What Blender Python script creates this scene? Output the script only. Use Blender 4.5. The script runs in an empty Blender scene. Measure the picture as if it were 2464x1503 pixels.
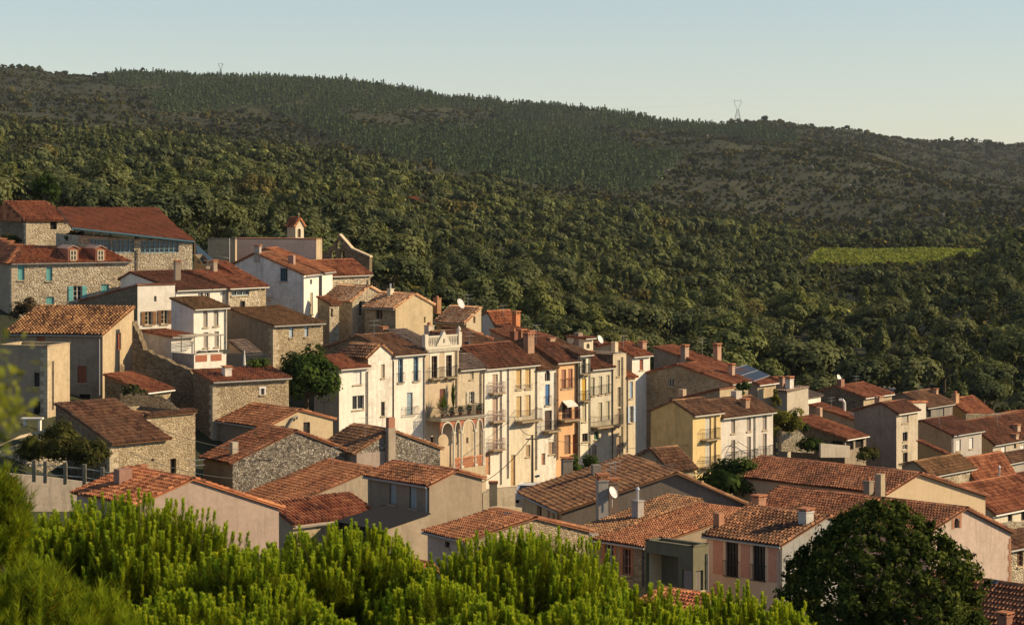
import bpy, math, random
import numpy as np
from mathutils import Vector as V, Matrix
from mathutils.geometry import tessellate_polygon
R = math.radians
K = 1.725e-4          # tangent of one picture unit (the frame is 2464 units wide)
U0, VH = 1232.0, 420.0
rng = np.random.default_rng(7)
random.seed(7)
S = bpy.context.scene
COL = S.collection

# ------------------------------------------------------------------ light, sky, camera
SUN_AZ, SUN_EL = R(91), R(27)     # azimuth clockwise from +Y
sun_dir = V((math.sin(SUN_AZ)*math.cos(SUN_EL), math.cos(SUN_AZ)*math.cos(SUN_EL), math.sin(SUN_EL)))
w = bpy.data.worlds.new("World"); S.world = w; w.use_nodes = True
nt = w.node_tree
sky = nt.nodes.new('ShaderNodeTexSky'); sky.sky_type = 'NISHITA'; sky.sun_disc = False
sky.sun_elevation = SUN_EL; sky.sun_rotation = SUN_AZ
sky.altitude = 300; sky.air_density = 1.0; sky.dust_density = 0.12; sky.ozone_density = 2.6
hs_ = nt.nodes.new('ShaderNodeHueSaturation'); hs_.inputs['Saturation'].default_value = 0.74
nt.links.new(sky.outputs[0], hs_.inputs['Color']); nt.links.new(hs_.outputs[0], nt.nodes['Background'].inputs[0])
nt.nodes['Background'].inputs[1].default_value = 0.095
sl = bpy.data.lights.new('sun', 'SUN'); sl.energy = 5.0; sl.angle = R(0.5); sl.color = (1.0, 0.78, 0.49)
so = bpy.data.objects.new('sun', sl); COL.objects.link(so)
so.rotation_euler = sun_dir.to_track_quat('Z', 'Y').to_euler()
cd = bpy.data.cameras.new('camera'); cam = bpy.data.objects.new('camera', cd); COL.objects.link(cam)
cam.rotation_euler = (R(90), 0, 0)
cd.sensor_width = 36; cd.lens = 18/(1232*K); cd.shift_y = -(751.5-VH)/2464
cd.clip_start = 0.5; cd.clip_end = 20000
cd.dof.use_dof = True; cd.dof.focus_distance = 200; cd.dof.aperture_fstop = 7.0
S.camera = cam
S.view_settings.view_transform = 'Standard'; S.view_settings.look = 'None'
S.view_settings.exposure = 0.33; S.view_settings.gamma = 1
S.cycles.max_bounces = 5; S.cycles.diffuse_bounces = 3; S.cycles.glossy_bounces = 2
S.cycles.transmission_bounces = 3; S.cycles.transparent_max_bounces = 6; S.cycles.volume_bounces = 0
S.cycles.caustics_reflective = False; S.cycles.caustics_refractive = False
S.cycles.use_denoising = True

# ------------------------------------------------------------------ small tools
def P(u, v, D): return V(((u-U0)*K*D, D, (VH-v)*K*D))
def tag(o, label=None, cat=None, group=None, kind=None):
    if label: o['label'] = label
    if cat: o['category'] = cat
    if group: o['group'] = group
    if kind: o['kind'] = kind
    return o
def empty(name, loc, label=None, cat=None, group=None):
    o = bpy.data.objects.new(name, None); COL.objects.link(o); o.location = loc
    o.empty_display_size = 0.3
    return tag(o, label, cat, group)
def link(name, me, parent=None, loc=(0, 0, 0)):
    o = bpy.data.objects.new(name, me); COL.objects.link(o); o.location = loc
    if parent: o.parent = parent
    return o
class MB:
    def __init__(s): s.v = []; s.f = []; s.m = []
    def face(s, pts, m=0):
        i = len(s.v); s.v += [tuple(p) for p in pts]; s.f.append(tuple(range(i, i+len(pts)))); s.m.append(m)
    def box(s, c, ax, ay, az, m=0):
        c = V(c); i = len(s.v)
        for sx in (-1, 1):
            for sy in (-1, 1):
                for sz in (-1, 1): s.v.append(tuple(c+ax*sx+ay*sy+az*sz))
        for q in ((0, 1, 3, 2), (4, 6, 7, 5), (0, 4, 5, 1), (2, 3, 7, 6), (0, 2, 6, 4), (1, 5, 7, 3)):
            s.f.append(tuple(i+k for k in q)); s.m.append(m)
    def tube(s, p0, p1, r0, r1=None, n=6, m=0, cap=True):
        p0 = V(p0); p1 = V(p1); r1 = r0 if r1 is None else r1
        d = (p1-p0).normalized(); a = d.orthogonal().normalized(); b = d.cross(a); i = len(s.v)
        for k in range(n):
            t = 2*math.pi*k/n; o = a*math.cos(t)+b*math.sin(t)
            s.v.append(tuple(p0+o*r0)); s.v.append(tuple(p1+o*r1))
        for k in range(n):
            j = (k+1) % n; s.f.append((i+2*k, i+2*j, i+2*j+1, i+2*k+1)); s.m.append(m)
        if cap:
            s.f.append(tuple(i+2*k+1 for k in range(n))); s.m.append(m)
            s.f.append(tuple(i+2*k for k in reversed(range(n)))); s.m.append(m)
    def path(s, pts, r, n=5, m=0):
        for a, b in zip(pts[:-1], pts[1:]):
            if (V(a)-V(b)).length > 1e-4: s.tube(a, b, r, r, n, m)
    def prism(s, pts, d, m=0, holes=()):
        """polygon pts extruded along d"""
        d = V(d); loops = [[V(p) for p in pts]]+[[V(p) for p in h] for h in holes]
        flat = [p for l in loops for p in l]; tri = tessellate_polygon(loops)
        i = len(s.v); s.v += [tuple(p) for p in flat]+[tuple(p+d) for p in flat]; n = len(flat)
        for t in tri:
            s.f.append((i+t[0], i+t[1], i+t[2])); s.m.append(m)
            s.f.append((i+n+t[2], i+n+t[1], i+n+t[0])); s.m.append(m)
        k = 0
        for l in loops:
            for j in range(len(l)):
                a, b = k+j, k+(j+1) % len(l)
                s.f.append((i+a, i+b, i+n+b, i+n+a)); s.m.append(m)
            k += len(l)
    def build(s, name, mats, parent=None, org=(0, 0, 0), smooth=False):
        org = V(org); me = bpy.data.meshes.new(name)
        me.from_pydata([(x-org.x, y-org.y, z-org.z) for x, y, z in s.v], [], s.f)
        mats = mats if isinstance(mats, (list, tuple)) else [mats]
        for m in mats: me.materials.append(m)
        if len(mats) > 1: me.polygons.foreach_set('material_index', s.m)
        if smooth: me.polygons.foreach_set('use_smooth', [True]*len(s.f))
        me.update()
        return link(name, me, parent, (0, 0, 0) if parent else org)
def np_mesh(name, verts, nper, attrs, mats, midx=None):
    """verts (N,3) used nper at a time as one face each; attrs: {name: per face floats}"""
    verts = np.ascontiguousarray(verts, dtype=np.float32); nv = len(verts); nf = nv//nper
    me = bpy.data.meshes.new(name); me.vertices.add(nv); me.vertices.foreach_set('co', verts.ravel())
    me.loops.add(nv); me.loops.foreach_set('vertex_index', np.arange(nv, dtype=np.int32))
    me.polygons.add(nf); me.polygons.foreach_set('loop_start', np.arange(0, nv, nper, dtype=np.int32))
    for m in mats: me.materials.append(m)
    if midx is not None: me.polygons.foreach_set('material_index', midx.astype(np.int32))
    for k, a in attrs.items():
        at = me.attributes.new(k, 'FLOAT', 'FACE'); at.data.foreach_set('value', np.asarray(a, dtype=np.float32))
    me.update(calc_edges=True)
    return me
def idx_mesh(name, verts, quads, attrs, mats):
    me = bpy.data.meshes.new(name); verts = np.asarray(verts, np.float32); quads = np.asarray(quads, np.int32)
    me.vertices.add(len(verts)); me.vertices.foreach_set('co', verts.ravel())
    n = quads.shape[1]
    me.loops.add(quads.size); me.loops.foreach_set('vertex_index', quads.ravel())
    me.polygons.add(len(quads)); me.polygons.foreach_set('loop_start', np.arange(0, quads.size, n, dtype=np.int32))
    for m in mats: me.materials.append(m)
    for k, a in attrs.items():
        at = me.attributes.new(k, 'FLOAT', 'FACE'); at.data.foreach_set('value', np.asarray(a, np.float32))
    me.update(calc_edges=True)
    return me

# ------------------------------------------------------------------ materials
def newmat(name):
    m = bpy.data.materials.new(name); m.use_nodes = True; n = m.node_tree; n.nodes.clear()
    return m, n
class NB:
    def __init__(s, name):
        s.m, s.t = newmat(name); s.n = s.t.nodes; s.l = s.t.links
        s.out = s.n.new('ShaderNodeOutputMaterial'); s.b = s.n.new('ShaderNodeBsdfPrincipled')
        s.l.new(s.b.outputs[0], s.out.inputs[0]); s.b.inputs['Roughness'].default_value = 0.9
        s.b.inputs['Specular IOR Level'].default_value = 0.25
    def coord(s, scale=(1, 1, 1)):
        c = s.n.new('ShaderNodeTexCoord'); mp = s.n.new('ShaderNodeMapping'); mp.inputs['Scale'].default_value = scale
        s.l.new(c.outputs['Object'], mp.inputs[0]); return mp.outputs[0]
    def noise(s, vec, scale, detail=3, rough=0.6):
        k = s.n.new('ShaderNodeTexNoise'); k.inputs['Scale'].default_value = scale; k.inputs['Detail'].default_value = detail
        k.inputs['Roughness'].default_value = rough; s.l.new(vec, k.inputs['Vector']); return k.outputs['Fac']
    def ramp(s, fac, stops):
        r = s.n.new('ShaderNodeValToRGB'); e = r.color_ramp.elements
        while len(e) < len(stops): e.new(0.5)
        for el, (p, c) in zip(e, stops):
            el.position = p; el.color = (*c, 1) if len(c) == 3 else c
        s.l.new(fac, r.inputs[0]); return r.outputs[0]
    def mix(s, fac, a, b, mode='MIX'):
        x = s.n.new('ShaderNodeMix'); x.data_type = 'RGBA'; x.blend_type = mode
        for sock, val in ((x.inputs[0], fac), (x.inputs[6], a), (x.inputs[7], b)):
            if isinstance(val, (int, float)): sock.default_value = val
            elif isinstance(val, tuple): sock.default_value = (*val, 1)
            else: s.l.new(val, sock)
        return x.outputs[2]
    def attr(s, name):
        a = s.n.new('ShaderNodeAttribute'); a.attribute_name = name; return a.outputs['Fac']
    def math(s, op, a, b=0.0, c=None):
        x = s.n.new('ShaderNodeMath'); x.operation = op
        for i, val in enumerate((a, b) if c is None else (a, b, c)):
            if isinstance(val, (int, float)): x.inputs[i].default_value = val
            else: s.l.new(val, x.inputs[i])
        return x.outputs[0]
    def bump(s, h, strength, dist):
        b = s.n.new('ShaderNodeBump'); b.inputs['Strength'].default_value = strength; b.inputs['Distance'].default_value = dist
        s.l.new(h, b.inputs['Height']); s.l.new(b.outputs[0], s.b.inputs['Normal'])
    def col(s, c):
        if isinstance(c, tuple): s.b.inputs['Base Color'].default_value = (*c, 1)
        else: s.l.new(c, s.b.inputs['Base Color'])
_mc = {}
def mul(c, f): return tuple(min(0.9, x*f) for x in c)
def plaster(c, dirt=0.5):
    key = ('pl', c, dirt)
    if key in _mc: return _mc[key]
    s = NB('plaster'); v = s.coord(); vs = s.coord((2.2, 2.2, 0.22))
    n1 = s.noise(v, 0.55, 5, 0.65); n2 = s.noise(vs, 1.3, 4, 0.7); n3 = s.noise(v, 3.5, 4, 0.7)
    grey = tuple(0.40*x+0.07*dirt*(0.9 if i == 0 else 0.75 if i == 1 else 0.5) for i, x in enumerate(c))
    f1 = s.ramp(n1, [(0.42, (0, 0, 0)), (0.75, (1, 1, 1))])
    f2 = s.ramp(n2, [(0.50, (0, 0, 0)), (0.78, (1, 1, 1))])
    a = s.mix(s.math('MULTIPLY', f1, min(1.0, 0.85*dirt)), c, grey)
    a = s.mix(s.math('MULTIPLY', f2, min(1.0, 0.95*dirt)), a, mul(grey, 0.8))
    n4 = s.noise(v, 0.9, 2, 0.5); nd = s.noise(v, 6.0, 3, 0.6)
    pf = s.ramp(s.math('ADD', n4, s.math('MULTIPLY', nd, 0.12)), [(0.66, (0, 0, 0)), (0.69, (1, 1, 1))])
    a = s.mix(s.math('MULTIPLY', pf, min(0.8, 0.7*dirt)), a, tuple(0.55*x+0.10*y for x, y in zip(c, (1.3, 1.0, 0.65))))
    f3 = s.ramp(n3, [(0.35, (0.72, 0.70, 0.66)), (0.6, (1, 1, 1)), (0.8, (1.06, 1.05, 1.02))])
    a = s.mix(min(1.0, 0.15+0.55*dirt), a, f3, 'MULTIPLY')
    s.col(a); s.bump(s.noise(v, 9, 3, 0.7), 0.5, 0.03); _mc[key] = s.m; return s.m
def stone(cols=((0.20, 0.15, 0.09), (0.42, 0.33, 0.22), (0.55, 0.47, 0.34)), mortar=(0.40, 0.33, 0.23), sc=4.6, mw=0.09, bd=0.12):
    key = ('st', cols, mortar, sc, mw, bd)
    if key in _mc: return _mc[key]
    s = NB('rubble_stone'); v = s.coord((1, 1, 1.35))
    nz = s.n.new('ShaderNodeTexNoise'); nz.inputs['Scale'].default_value = 3.0; s.l.new(v, nz.inputs['Vector'])
    add = s.n.new('ShaderNodeVectorMath'); add.operation = 'MULTIPLY_ADD'; s.l.new(nz.outputs['Color'], add.inputs[0])
    add.inputs[1].default_value = (0.34, 0.34, 0.34); s.l.new(v, add.inputs[2])
    v1 = s.n.new('ShaderNodeTexVoronoi'); v1.inputs['Scale'].default_value = sc; s.l.new(add.outputs[0], v1.inputs['Vector'])
    v2 = s.n.new('ShaderNodeTexVoronoi'); v2.feature = 'DISTANCE_TO_EDGE'; v2.inputs['Scale'].default_value = sc; s.l.new(add.outputs[0], v2.inputs['Vector'])
    sep = s.n.new('ShaderNodeSeparateColor'); s.l.new(v1.outputs['Color'], sep.inputs[0])
    c = s.ramp(sep.outputs[0], [(0.0, cols[0]), (0.45, cols[1]), (1.0, cols[2])])
    n1 = s.noise(v, 0.5, 5, 0.6)
    c = s.mix(s.ramp(v2.outputs['Distance'], [(0.0, (1, 1, 1)), (mw, (0, 0, 0))]), c, mortar)
    c = s.mix(0.55, c, s.ramp(n1, [(0.3, (0.55, 0.52, 0.48)), (0.6, (1, 1, 1))]), 'MULTIPLY')
    c = s.mix(0.5, c, s.ramp(s.noise(v, 7, 3, 0.7), [(0.3, (0.6, 0.6, 0.6)), (0.6, (1.05, 1.05, 1.05))]), 'MULTIPLY')
    s.col(c)
    h = s.math('ADD', s.ramp(v2.outputs['Distance'], [(0, (0, 0, 0)), (0.2, (1, 1, 1))]), s.math('MULTIPLY', sep.outputs[1], 0.7))
    s.bump(h, 0.85, bd); _mc[key] = s.m; return s.m
def tile(c1, c2, c3, lichen=0.3, lc=(0.13, 0.10, 0.06)):
    key = ('ti', c1, c2, c3, lichen)
    if key in _mc: return _mc[key]
    s = NB('clay_tile'); v = s.coord(); s.b.inputs['Roughness'].default_value = 0.85
    c = s.ramp(s.attr('rnd'), [(0.0, mul(c1, 0.45)), (0.12, c1), (0.5, c2), (1.0, c3)])  # lowest stop carries the painted shade of channels and tile ends
    n1 = s.noise(v, 0.45, 5, 0.7); n2 = s.noise(v, 4.0, 4, 0.75)
    f = s.math('MULTIPLY', s.ramp(n1, [(0.38, (0, 0, 0)), (0.7, (1, 1, 1))]), lichen)
    c = s.mix(f, c, lc)
    c = s.mix(s.math('MULTIPLY', s.ramp(n2, [(0.5, (0, 0, 0)), (0.72, (1, 1, 1))]), 0.25+lichen*0.5), c, mul(lc, 0.8))
    s.col(c); _mc[key] = s.m; return s.m
def paint(c, rough=0.6, name='paint'):
    key = ('pa', c, rough)
    if key in _mc: return _mc[key]
    s = NB(name); v = s.coord((1, 1, 1))
    s.col(s.mix(0.45, c, s.ramp(s.noise(v, 5, 4, 0.7), [(0.3, (0.6, 0.58, 0.55)), (0.6, (1, 1, 1))]), 'MULTIPLY'))
    s.b.inputs['Roughness'].default_value = rough; _mc[key] = s.m; return s.m
def glass():
    if 'gl' in _mc: return _mc['gl']
    s = NB('window_glass'); s.col((0.03, 0.035, 0.04)); s.b.inputs['Roughness'].default_value = 0.08
    s.b.inputs['Specular IOR Level'].default_value = 0.6; _mc['gl'] = s.m; return s.m
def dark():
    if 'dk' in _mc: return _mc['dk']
    s = NB('painted_dark'); s.col((0.02, 0.016, 0.013)); _mc['dk'] = s.m; return s.m
def metal(c=(0.35, 0.34, 0.32), r=0.5):
    key = ('me', c, r)
    if key in _mc: return _mc[key]
    s = NB('metal'); s.col(c); s.b.inputs['Metallic'].default_value = 0.6; s.b.inputs['Roughness'].default_value = r; _mc[key] = s.m; return s.m
def leafmat(name, stops, trans=0.3, huename='tr', hues=None, objrand=False):
    m, t = newmat(name); n = t.nodes; l = t.links
    s = NB.__new__(NB); s.m, s.t, s.n, s.l = m, t, n, l
    out = n.new('ShaderNodeOutputMaterial'); d = n.new('ShaderNodeBsdfDiffuse'); tr = n.new('ShaderNodeBsdfTranslucent'); mx = n.new('ShaderNodeMixShader')
    c = s.ramp(s.attr('rnd'), stops)
    if hues:
        if objrand:
            oi = n.new('ShaderNodeObjectInfo'); c = s.mix(1.0, c, oi.outputs['Color'], 'MULTIPLY')
        else: c = s.mix(1.0, c, s.ramp(s.attr(huename), hues), 'MULTIPLY')
    l.new(c, d.inputs[0]); l.new(s.mix(1.0, c, (1.35, 1.25, 0.55), 'MULTIPLY'), tr.inputs[0])
    mx.inputs[0].default_value = trans; l.new(d.outputs[0], mx.inputs[1]); l.new(tr.outputs[0], mx.inputs[2]); l.new(mx.outputs[0], out.inputs[0])
    return m

# plaster palette
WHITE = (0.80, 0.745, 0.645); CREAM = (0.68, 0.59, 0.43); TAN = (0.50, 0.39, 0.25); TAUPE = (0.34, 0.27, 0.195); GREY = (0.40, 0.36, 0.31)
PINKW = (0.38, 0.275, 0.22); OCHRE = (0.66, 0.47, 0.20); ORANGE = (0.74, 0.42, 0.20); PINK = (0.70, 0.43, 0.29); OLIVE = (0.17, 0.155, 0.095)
STN = stone(((0.34, 0.255, 0.15), (0.52, 0.405, 0.255), (0.62, 0.505, 0.335)), (0.54, 0.425, 0.27), 5.0, 0.12, 0.07); STD = stone(((0.16, 0.115, 0.065), (0.30, 0.22, 0.135), (0.40, 0.315, 0.20)), (0.30, 0.23, 0.145), 5.4, 0.10, 0.10)  # STD: darker stone for walls turned from the sun, shade in its colour
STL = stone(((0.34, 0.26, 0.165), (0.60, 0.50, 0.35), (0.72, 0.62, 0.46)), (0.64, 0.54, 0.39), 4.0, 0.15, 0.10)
STG = stone(((0.13, 0.11, 0.09), (0.36, 0.31, 0.25), (0.56, 0.50, 0.42)), (0.23, 0.19, 0.14), 5.2, 0.08, 0.14)
TRED = tile((0.20, 0.062, 0.028), (0.39, 0.128, 0.054), (0.56, 0.235, 0.10), 0.2)
TORA = tile((0.17, 0.06, 0.028), (0.29, 0.105, 0.047), (0.43, 0.19, 0.09), 0.3)
TBRN = tile((0.13, 0.055, 0.028), (0.26, 0.118, 0.056), (0.42, 0.22, 0.105), 0.45)
TBRO = tile((0.12, 0.040, 0.020), (0.205, 0.070, 0.033), (0.34, 0.135, 0.066), 0.35)
TPAL = tile((0.38, 0.17, 0.08), (0.62, 0.33, 0.165), (0.74, 0.48, 0.28), 0.1)
TMOS = tile((0.13, 0.065, 0.028), (0.29, 0.145, 0.06), (0.45, 0.24, 0.105), 0.5, (0.17, 0.105, 0.04))
TGRY = tile((0.14, 0.10, 0.08), (0.24, 0.17, 0.13), (0.36, 0.27, 0.21), 0.4)
TGOL = tile((0.09, 0.04, 0.02), (0.28, 0.125, 0.05), (0.50, 0.265, 0.11), 0.4, (0.07, 0.05, 0.03))

# ------------------------------------------------------------------ terrain
GU = np.array([-600, 0, 250, 500, 800, 1100, 1400, 1700, 2000, 2464, 3000], float)
GN = {2: [-1.7]*11, 20: [-7]*11, 45: [-14]*11, 80: [-20.5]*11,
 110: [-24, -23, -23.5, -24.5, -25.5, -26, -26, -26, -26.5, -26.5, -27], 140: [-20, -20, -22, -25, -27, -28, -28, -28, -28, -28.5, -29],
 165: [-18.5, -18.5, -22, -24.5, -27.5, -28.5, -28.8, -29, -29, -29, -30], 190: [-18.3, -18.5, -20.5, -22.5, -26, -29, -29.2, -29.5, -29.5, -30, -31],
 210: [-15, -15, -17.5, -19, -23, -29.9, -29.6, -30, -30.5, -31, -32], 225: [-13, -13.5, -15.5, -16.5, -20, -28.8, -29.8, -30.4, -31, -32, -33],
 245: [-11, -11.5, -12.2, -13.8, -17, -22.5, -28, -30.5, -31.5, -33, -34], 280: [-9, -9.5, -10, -11.5, -14.5, -20, -26, -30.5, -32.5, -34, -35]}
FU = np.array([-600, 0, 400, 800, 1200, 1600, 2000, 2464, 3000], float)
FV = {350: [530, 538, 556, 656, 786, 885, 952, 985, 990], 500: [470, 480, 492, 548, 690, 765, 800, 735, 630],
 700: [390, 405, 428, 475, 592, 655, 686, 612, 530], 850: [345, 362, 392, 428, 540, 610, 640, 632, 580], 1000: [322, 334, 356, 394, 486, 570, 604, 603, 585],
 1250: [335, 340, 362, 400, 478, 548, 590, 590, 560], 1700: [280, 300, 335, 378, 428, 500, 545, 520, 480], 2300: [232, 250, 268, 292, 345, 392, 392, 478, 470],
 2800: [190, 205, 215, 240, 300, 335, 350, 468, 480], 3200: [164, 170, 193, 214, 262, 298, 372, 490, 500], 3600: [190, 190, 205, 226, 268, 302, 330, 410, 400],
 4000: [230, 230, 230, 240, 275, 300, 319, 365, 360], 4600: [300, 300, 300, 300, 310, 330, 350, 390, 390], 9000: [415]*9}
_D = sorted(list(GN)+list(FV)); _T = []
for d in _D:
    if d in GN: _T.append(np.array(GN[d], float))
    else: _T.append((VH-np.interp(GU, FU, FV[d]))*K*d)
_T = np.array(_T); _LD = np.log(np.array(_D, float))
def smooth_noise(x, y):
    r = np.zeros_like(x)
    for k, (f, a) in enumerate(((1/140., 1.0), (1/61., 0.5), (1/27., 0.25))):
        r += a*(np.sin(x*f*2.1+1.3*k+1.7*np.sin(y*f*1.3+k))*np.cos(y*f*1.7+0.9*k+1.1*np.sin(x*f+2*k)))
    return r
def gz(x, y):
    x = np.asarray(x, float); y = np.maximum(np.asarray(y, float), 2.0)
    u = np.clip(x/(K*y)+U0, -600, 3000); ld = np.log(y)
    j = np.clip(np.searchsorted(_LD, ld)-1, 0, len(_LD)-2); t = np.clip((ld-_LD[j])/(_LD[j+1]-_LD[j]), 0, 1)
    ts = t*t*(3-2*t)*0.4+t*0.6
    i = np.clip(np.searchsorted(GU, u)-1, 0, len(GU)-2); s = (u-GU[i])/(GU[i+1]-GU[i]); s = s*s*(3-2*s)*0.6+s*0.4
    z = (_T[j, i]*(1-s)+_T[j, i+1]*s)*(1-ts)+(_T[j+1, i]*(1-s)+_T[j+1, i+1]*s)*ts
    amp = np.clip((y-330)/700, 0, 1)*1.2+np.clip((y-1200)/1200, 0, 1)*7.5
    return z+amp*smooth_noise(x, y)
def g1(x, y): return float(gz(np.array([x]), np.array([y]))[0])
def ghit(u, v, d0=250., d1=4400.):
    D = np.geomspace(d0, d1, 900); z = gz((u-U0)*K*D, D); vv = VH-z/(K*D)
    k = np.argmax(vv <= v) if (vv <= v).any() else len(D)-1
    return float(D[k])
def terrain():
    us = np.concatenate([[-4500, -2500, -1500], np.linspace(-900, 3400, 260), [4000, 5000, 7000]])
    ds = np.concatenate([np.linspace(2, 60, 20), np.linspace(65, 345, 70), np.geomspace(352, 4700, 260), [5500, 7000, 9000]])
    uu, dd = np.meshgrid(us, ds); x = (uu-U0)*K*dd; z = gz(x, dd)
    vs = np.stack([x, dd, z], -1).reshape(-1, 3); nu = len(us); nd = len(ds)
    i, j = np.meshgrid(np.arange(nu-1), np.arange(nd-1)); a = (j*nu+i).ravel()
    me = idx_mesh('ground', vs, np.stack([a, a+1, a+nu+1, a+nu], 1), {}, [])
    s = NB('heath_ground'); v = s.coord()
    n1 = s.noise(v, 0.02, 6, 0.7); n2 = s.noise(v, 0.16, 5, 0.75); n3 = s.noise(v, 0.006, 3, 0.6)
    c = s.ramp(n1, [(0.35, (0.024, 0.031, 0.011)), (0.54, (0.036, 0.041, 0.015)), (0.80, (0.060, 0.055, 0.025))])
    c = s.mix(s.ramp(n2, [(0.42, (0, 0, 0)), (0.66, (1, 1, 1))]), c, (0.032, 0.033, 0.014))
    c = s.mix(s.math('MULTIPLY', s.ramp(n3, [(0.5, (0, 0, 0)), (0.65, (1, 1, 1))]), 0.22), c, (0.085, 0.070, 0.034))
    s.col(c); s.bump(n2, 0.6, 1.5); me.materials.append(s.m)
    me.polygons.foreach_set('use_smooth', [True]*len(me.polygons))
    return tag(link('ground', me), 'rolling brown and green hillside under the village and forest', 'ground', None, 'structure')
# ------------------------------------------------------------------ tiled roofs
def inpoly(px, py, poly):
    r = np.zeros(px.shape, bool); n = len(poly)
    for i in range(n):
        x1, y1 = poly[i]; x2, y2 = poly[(i+1) % n]
        if y1 == y2: continue
        c = ((y1 > py) != (y2 > py)) & (px < (x2-x1)*(py-y1)/(y2-y1)+x1); r ^= c
    return r
class RoofMesh:
    def __init__(s): s.v = []; s.q = []; s.r = []; s.n = 0; s.planes = []
    def add(s, v, q, r):
        s.v.append(np.asarray(v, np.float32)); s.q.append(np.asarray(q, np.int32)+s.n); s.r.append(np.asarray(r, np.float32)); s.n += len(v)
    def quad(s, a, b, c, d, r=0.0): s.add([tuple(a), tuple(b), tuple(c), tuple(d)], [[0, 1, 2, 3]], [r])
    def slope(s, pts, cw=0.22, ex=0.38, flat=False, thick=0.07, h=None):
        h = h or cw*0.52
        """pts: polygon, first two points are the eave"""
        pts = [V(p) for p in pts]; e = (pts[1]-pts[0]).normalized(); n = None
        for k in range(2, len(pts)):
            c = e.cross(pts[k]-pts[0])
            if c.length > 0.05: n = c.normalized(); break
        if n.z < 0: n = -n
        up = n.cross(e)
        if up.z < 0: up = -up
        poly = [((p-pts[0]).dot(e), (p-pts[0]).dot(up)) for p in pts]
        fp = [pts[0]+e*a+up*b for a, b in poly]
        s.planes.append((pts[0], n, e, up, poly))
        k = len(fp); lo = [p-n*thick for p in fp]
        for i in range(1, k-1):                   # slab, top and bottom as fans of quads
            s.quad(fp[0], fp[i], fp[i+1], fp[i+1], 0.6 if flat else 0.0); s.quad(lo[0], lo[i+1], lo[i], lo[i], 0.3)  # slab top takes the darkest tone: channel shade put into its colour
        for i in range(k): s.quad(fp[i], lo[i], lo[(i+1) % k], fp[(i+1) % k], 0.6)
        if flat: return
        xs0 = min(a for a, b in poly); xs1 = max(a for a, b in poly); y0 = min(b for a, b in poly); y1 = max(b for a, b in poly)
        nx = max(1, int(round((xs1-xs0)/cw))); cw = (xs1-xs0)/nx
        ny = max(1, int(round((y1-y0)/ex))); ex = (y1-y0)/ny
        ix, iy = np.meshgrid(np.arange(nx), np.arange(ny)); cx = xs0+(ix.ravel()+0.5)*cw; cy = y0+iy.ravel()*ex
        keep = inpoly(cx, cy+0.5*ex, poly); cx = cx[keep]; cy = cy[keep]; m = len(cx)
        if m == 0: return
        cx = cx+rng.normal(0, 0.010, m); cyj = cy+rng.normal(0, 0.012, m)
        a = np.radians([0, 62, 118, 180]); wl, wu = 0.385*cw, 0.30*cw
        L = np.zeros((m, 12, 3), np.float32)
        zl = 0.06+rng.normal(0, 0.006, m)
        for k2 in range(4):
            L[:, k2, 0] = cx+wl*np.cos(a[k2]); L[:, k2, 1] = cyj-0.05; L[:, k2, 2] = zl*(1 if k2 in (1, 2) else 0.3)+h*np.sin(a[k2])
            L[:, k2+4, 0] = cx+wu*np.cos(a[k2]); L[:, k2+4, 1] = cyj+ex; L[:, k2+4, 2] = h*0.85*np.sin(a[k2])
            L[:, k2+8] = L[:, k2]
        px, py = rng.uniform(0, 6, 2); sag = 0.035*(1+np.sin(cx*0.9+px)*np.cos(cy*0.8+py)); L[:, :, 2] += sag[:, None]
        sl = rng.random(m) < 0.012; L[sl, :, 1] -= rng.uniform(0.05, 0.2, sl.sum())[:, None]
        B = np.array([list(e), list(up), list(n)], np.float32)
        W = (L.reshape(-1, 3) @ B)+np.array(pts[0], np.float32)
        q = np.array([[0, 4, 5, 1], [1, 5, 6, 2], [2, 6, 7, 3], [8, 9, 10, 11]])
        Q = (np.arange(m)[:, None, None]*12+q[None]).reshape(-1, 4)
        rr = np.clip(rng.normal(0.55, 0.25, m)+0.16*np.sin(cx*1.1+py)*np.sin(cy*0.9+px)+0.10*np.sin(cx*3.1+px), 0.05, 1); rv = np.repeat(rr, 4).reshape(m, 4); rv[:, 3] *= 0.15  # open tile ends toned down, shade under them painted in
        s.add(W, Q, rv.ravel())
    def ridge(s, p0, p1, r=0.13):
        p0 = V(p0); p1 = V(p1); d = p1-p0; ln = d.length; d.normalize(); side = d.cross(V((0, 0, 1))).normalized(); up = side.cross(d)
        n = max(1, int(ln/0.42)); st = ln/n
        for i in range(n):
            a, b = p0+d*(i*st-0.03), p0+d*((i+1)*st); vs = []
            for base, rr in ((a, r*1.12), (b, r)):
                for k in range(5):
                    t = math.pi*k/4; vs.append(tuple(base+side*rr*math.cos(t)+up*(rr*0.9*math.sin(t)-0.02)))
            s.add(vs, [[k, k+5, k+6, k+1] for k in range(4)], [float(np.clip(rng.normal(0.6, 0.2), 0, 1))]*4)
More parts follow.
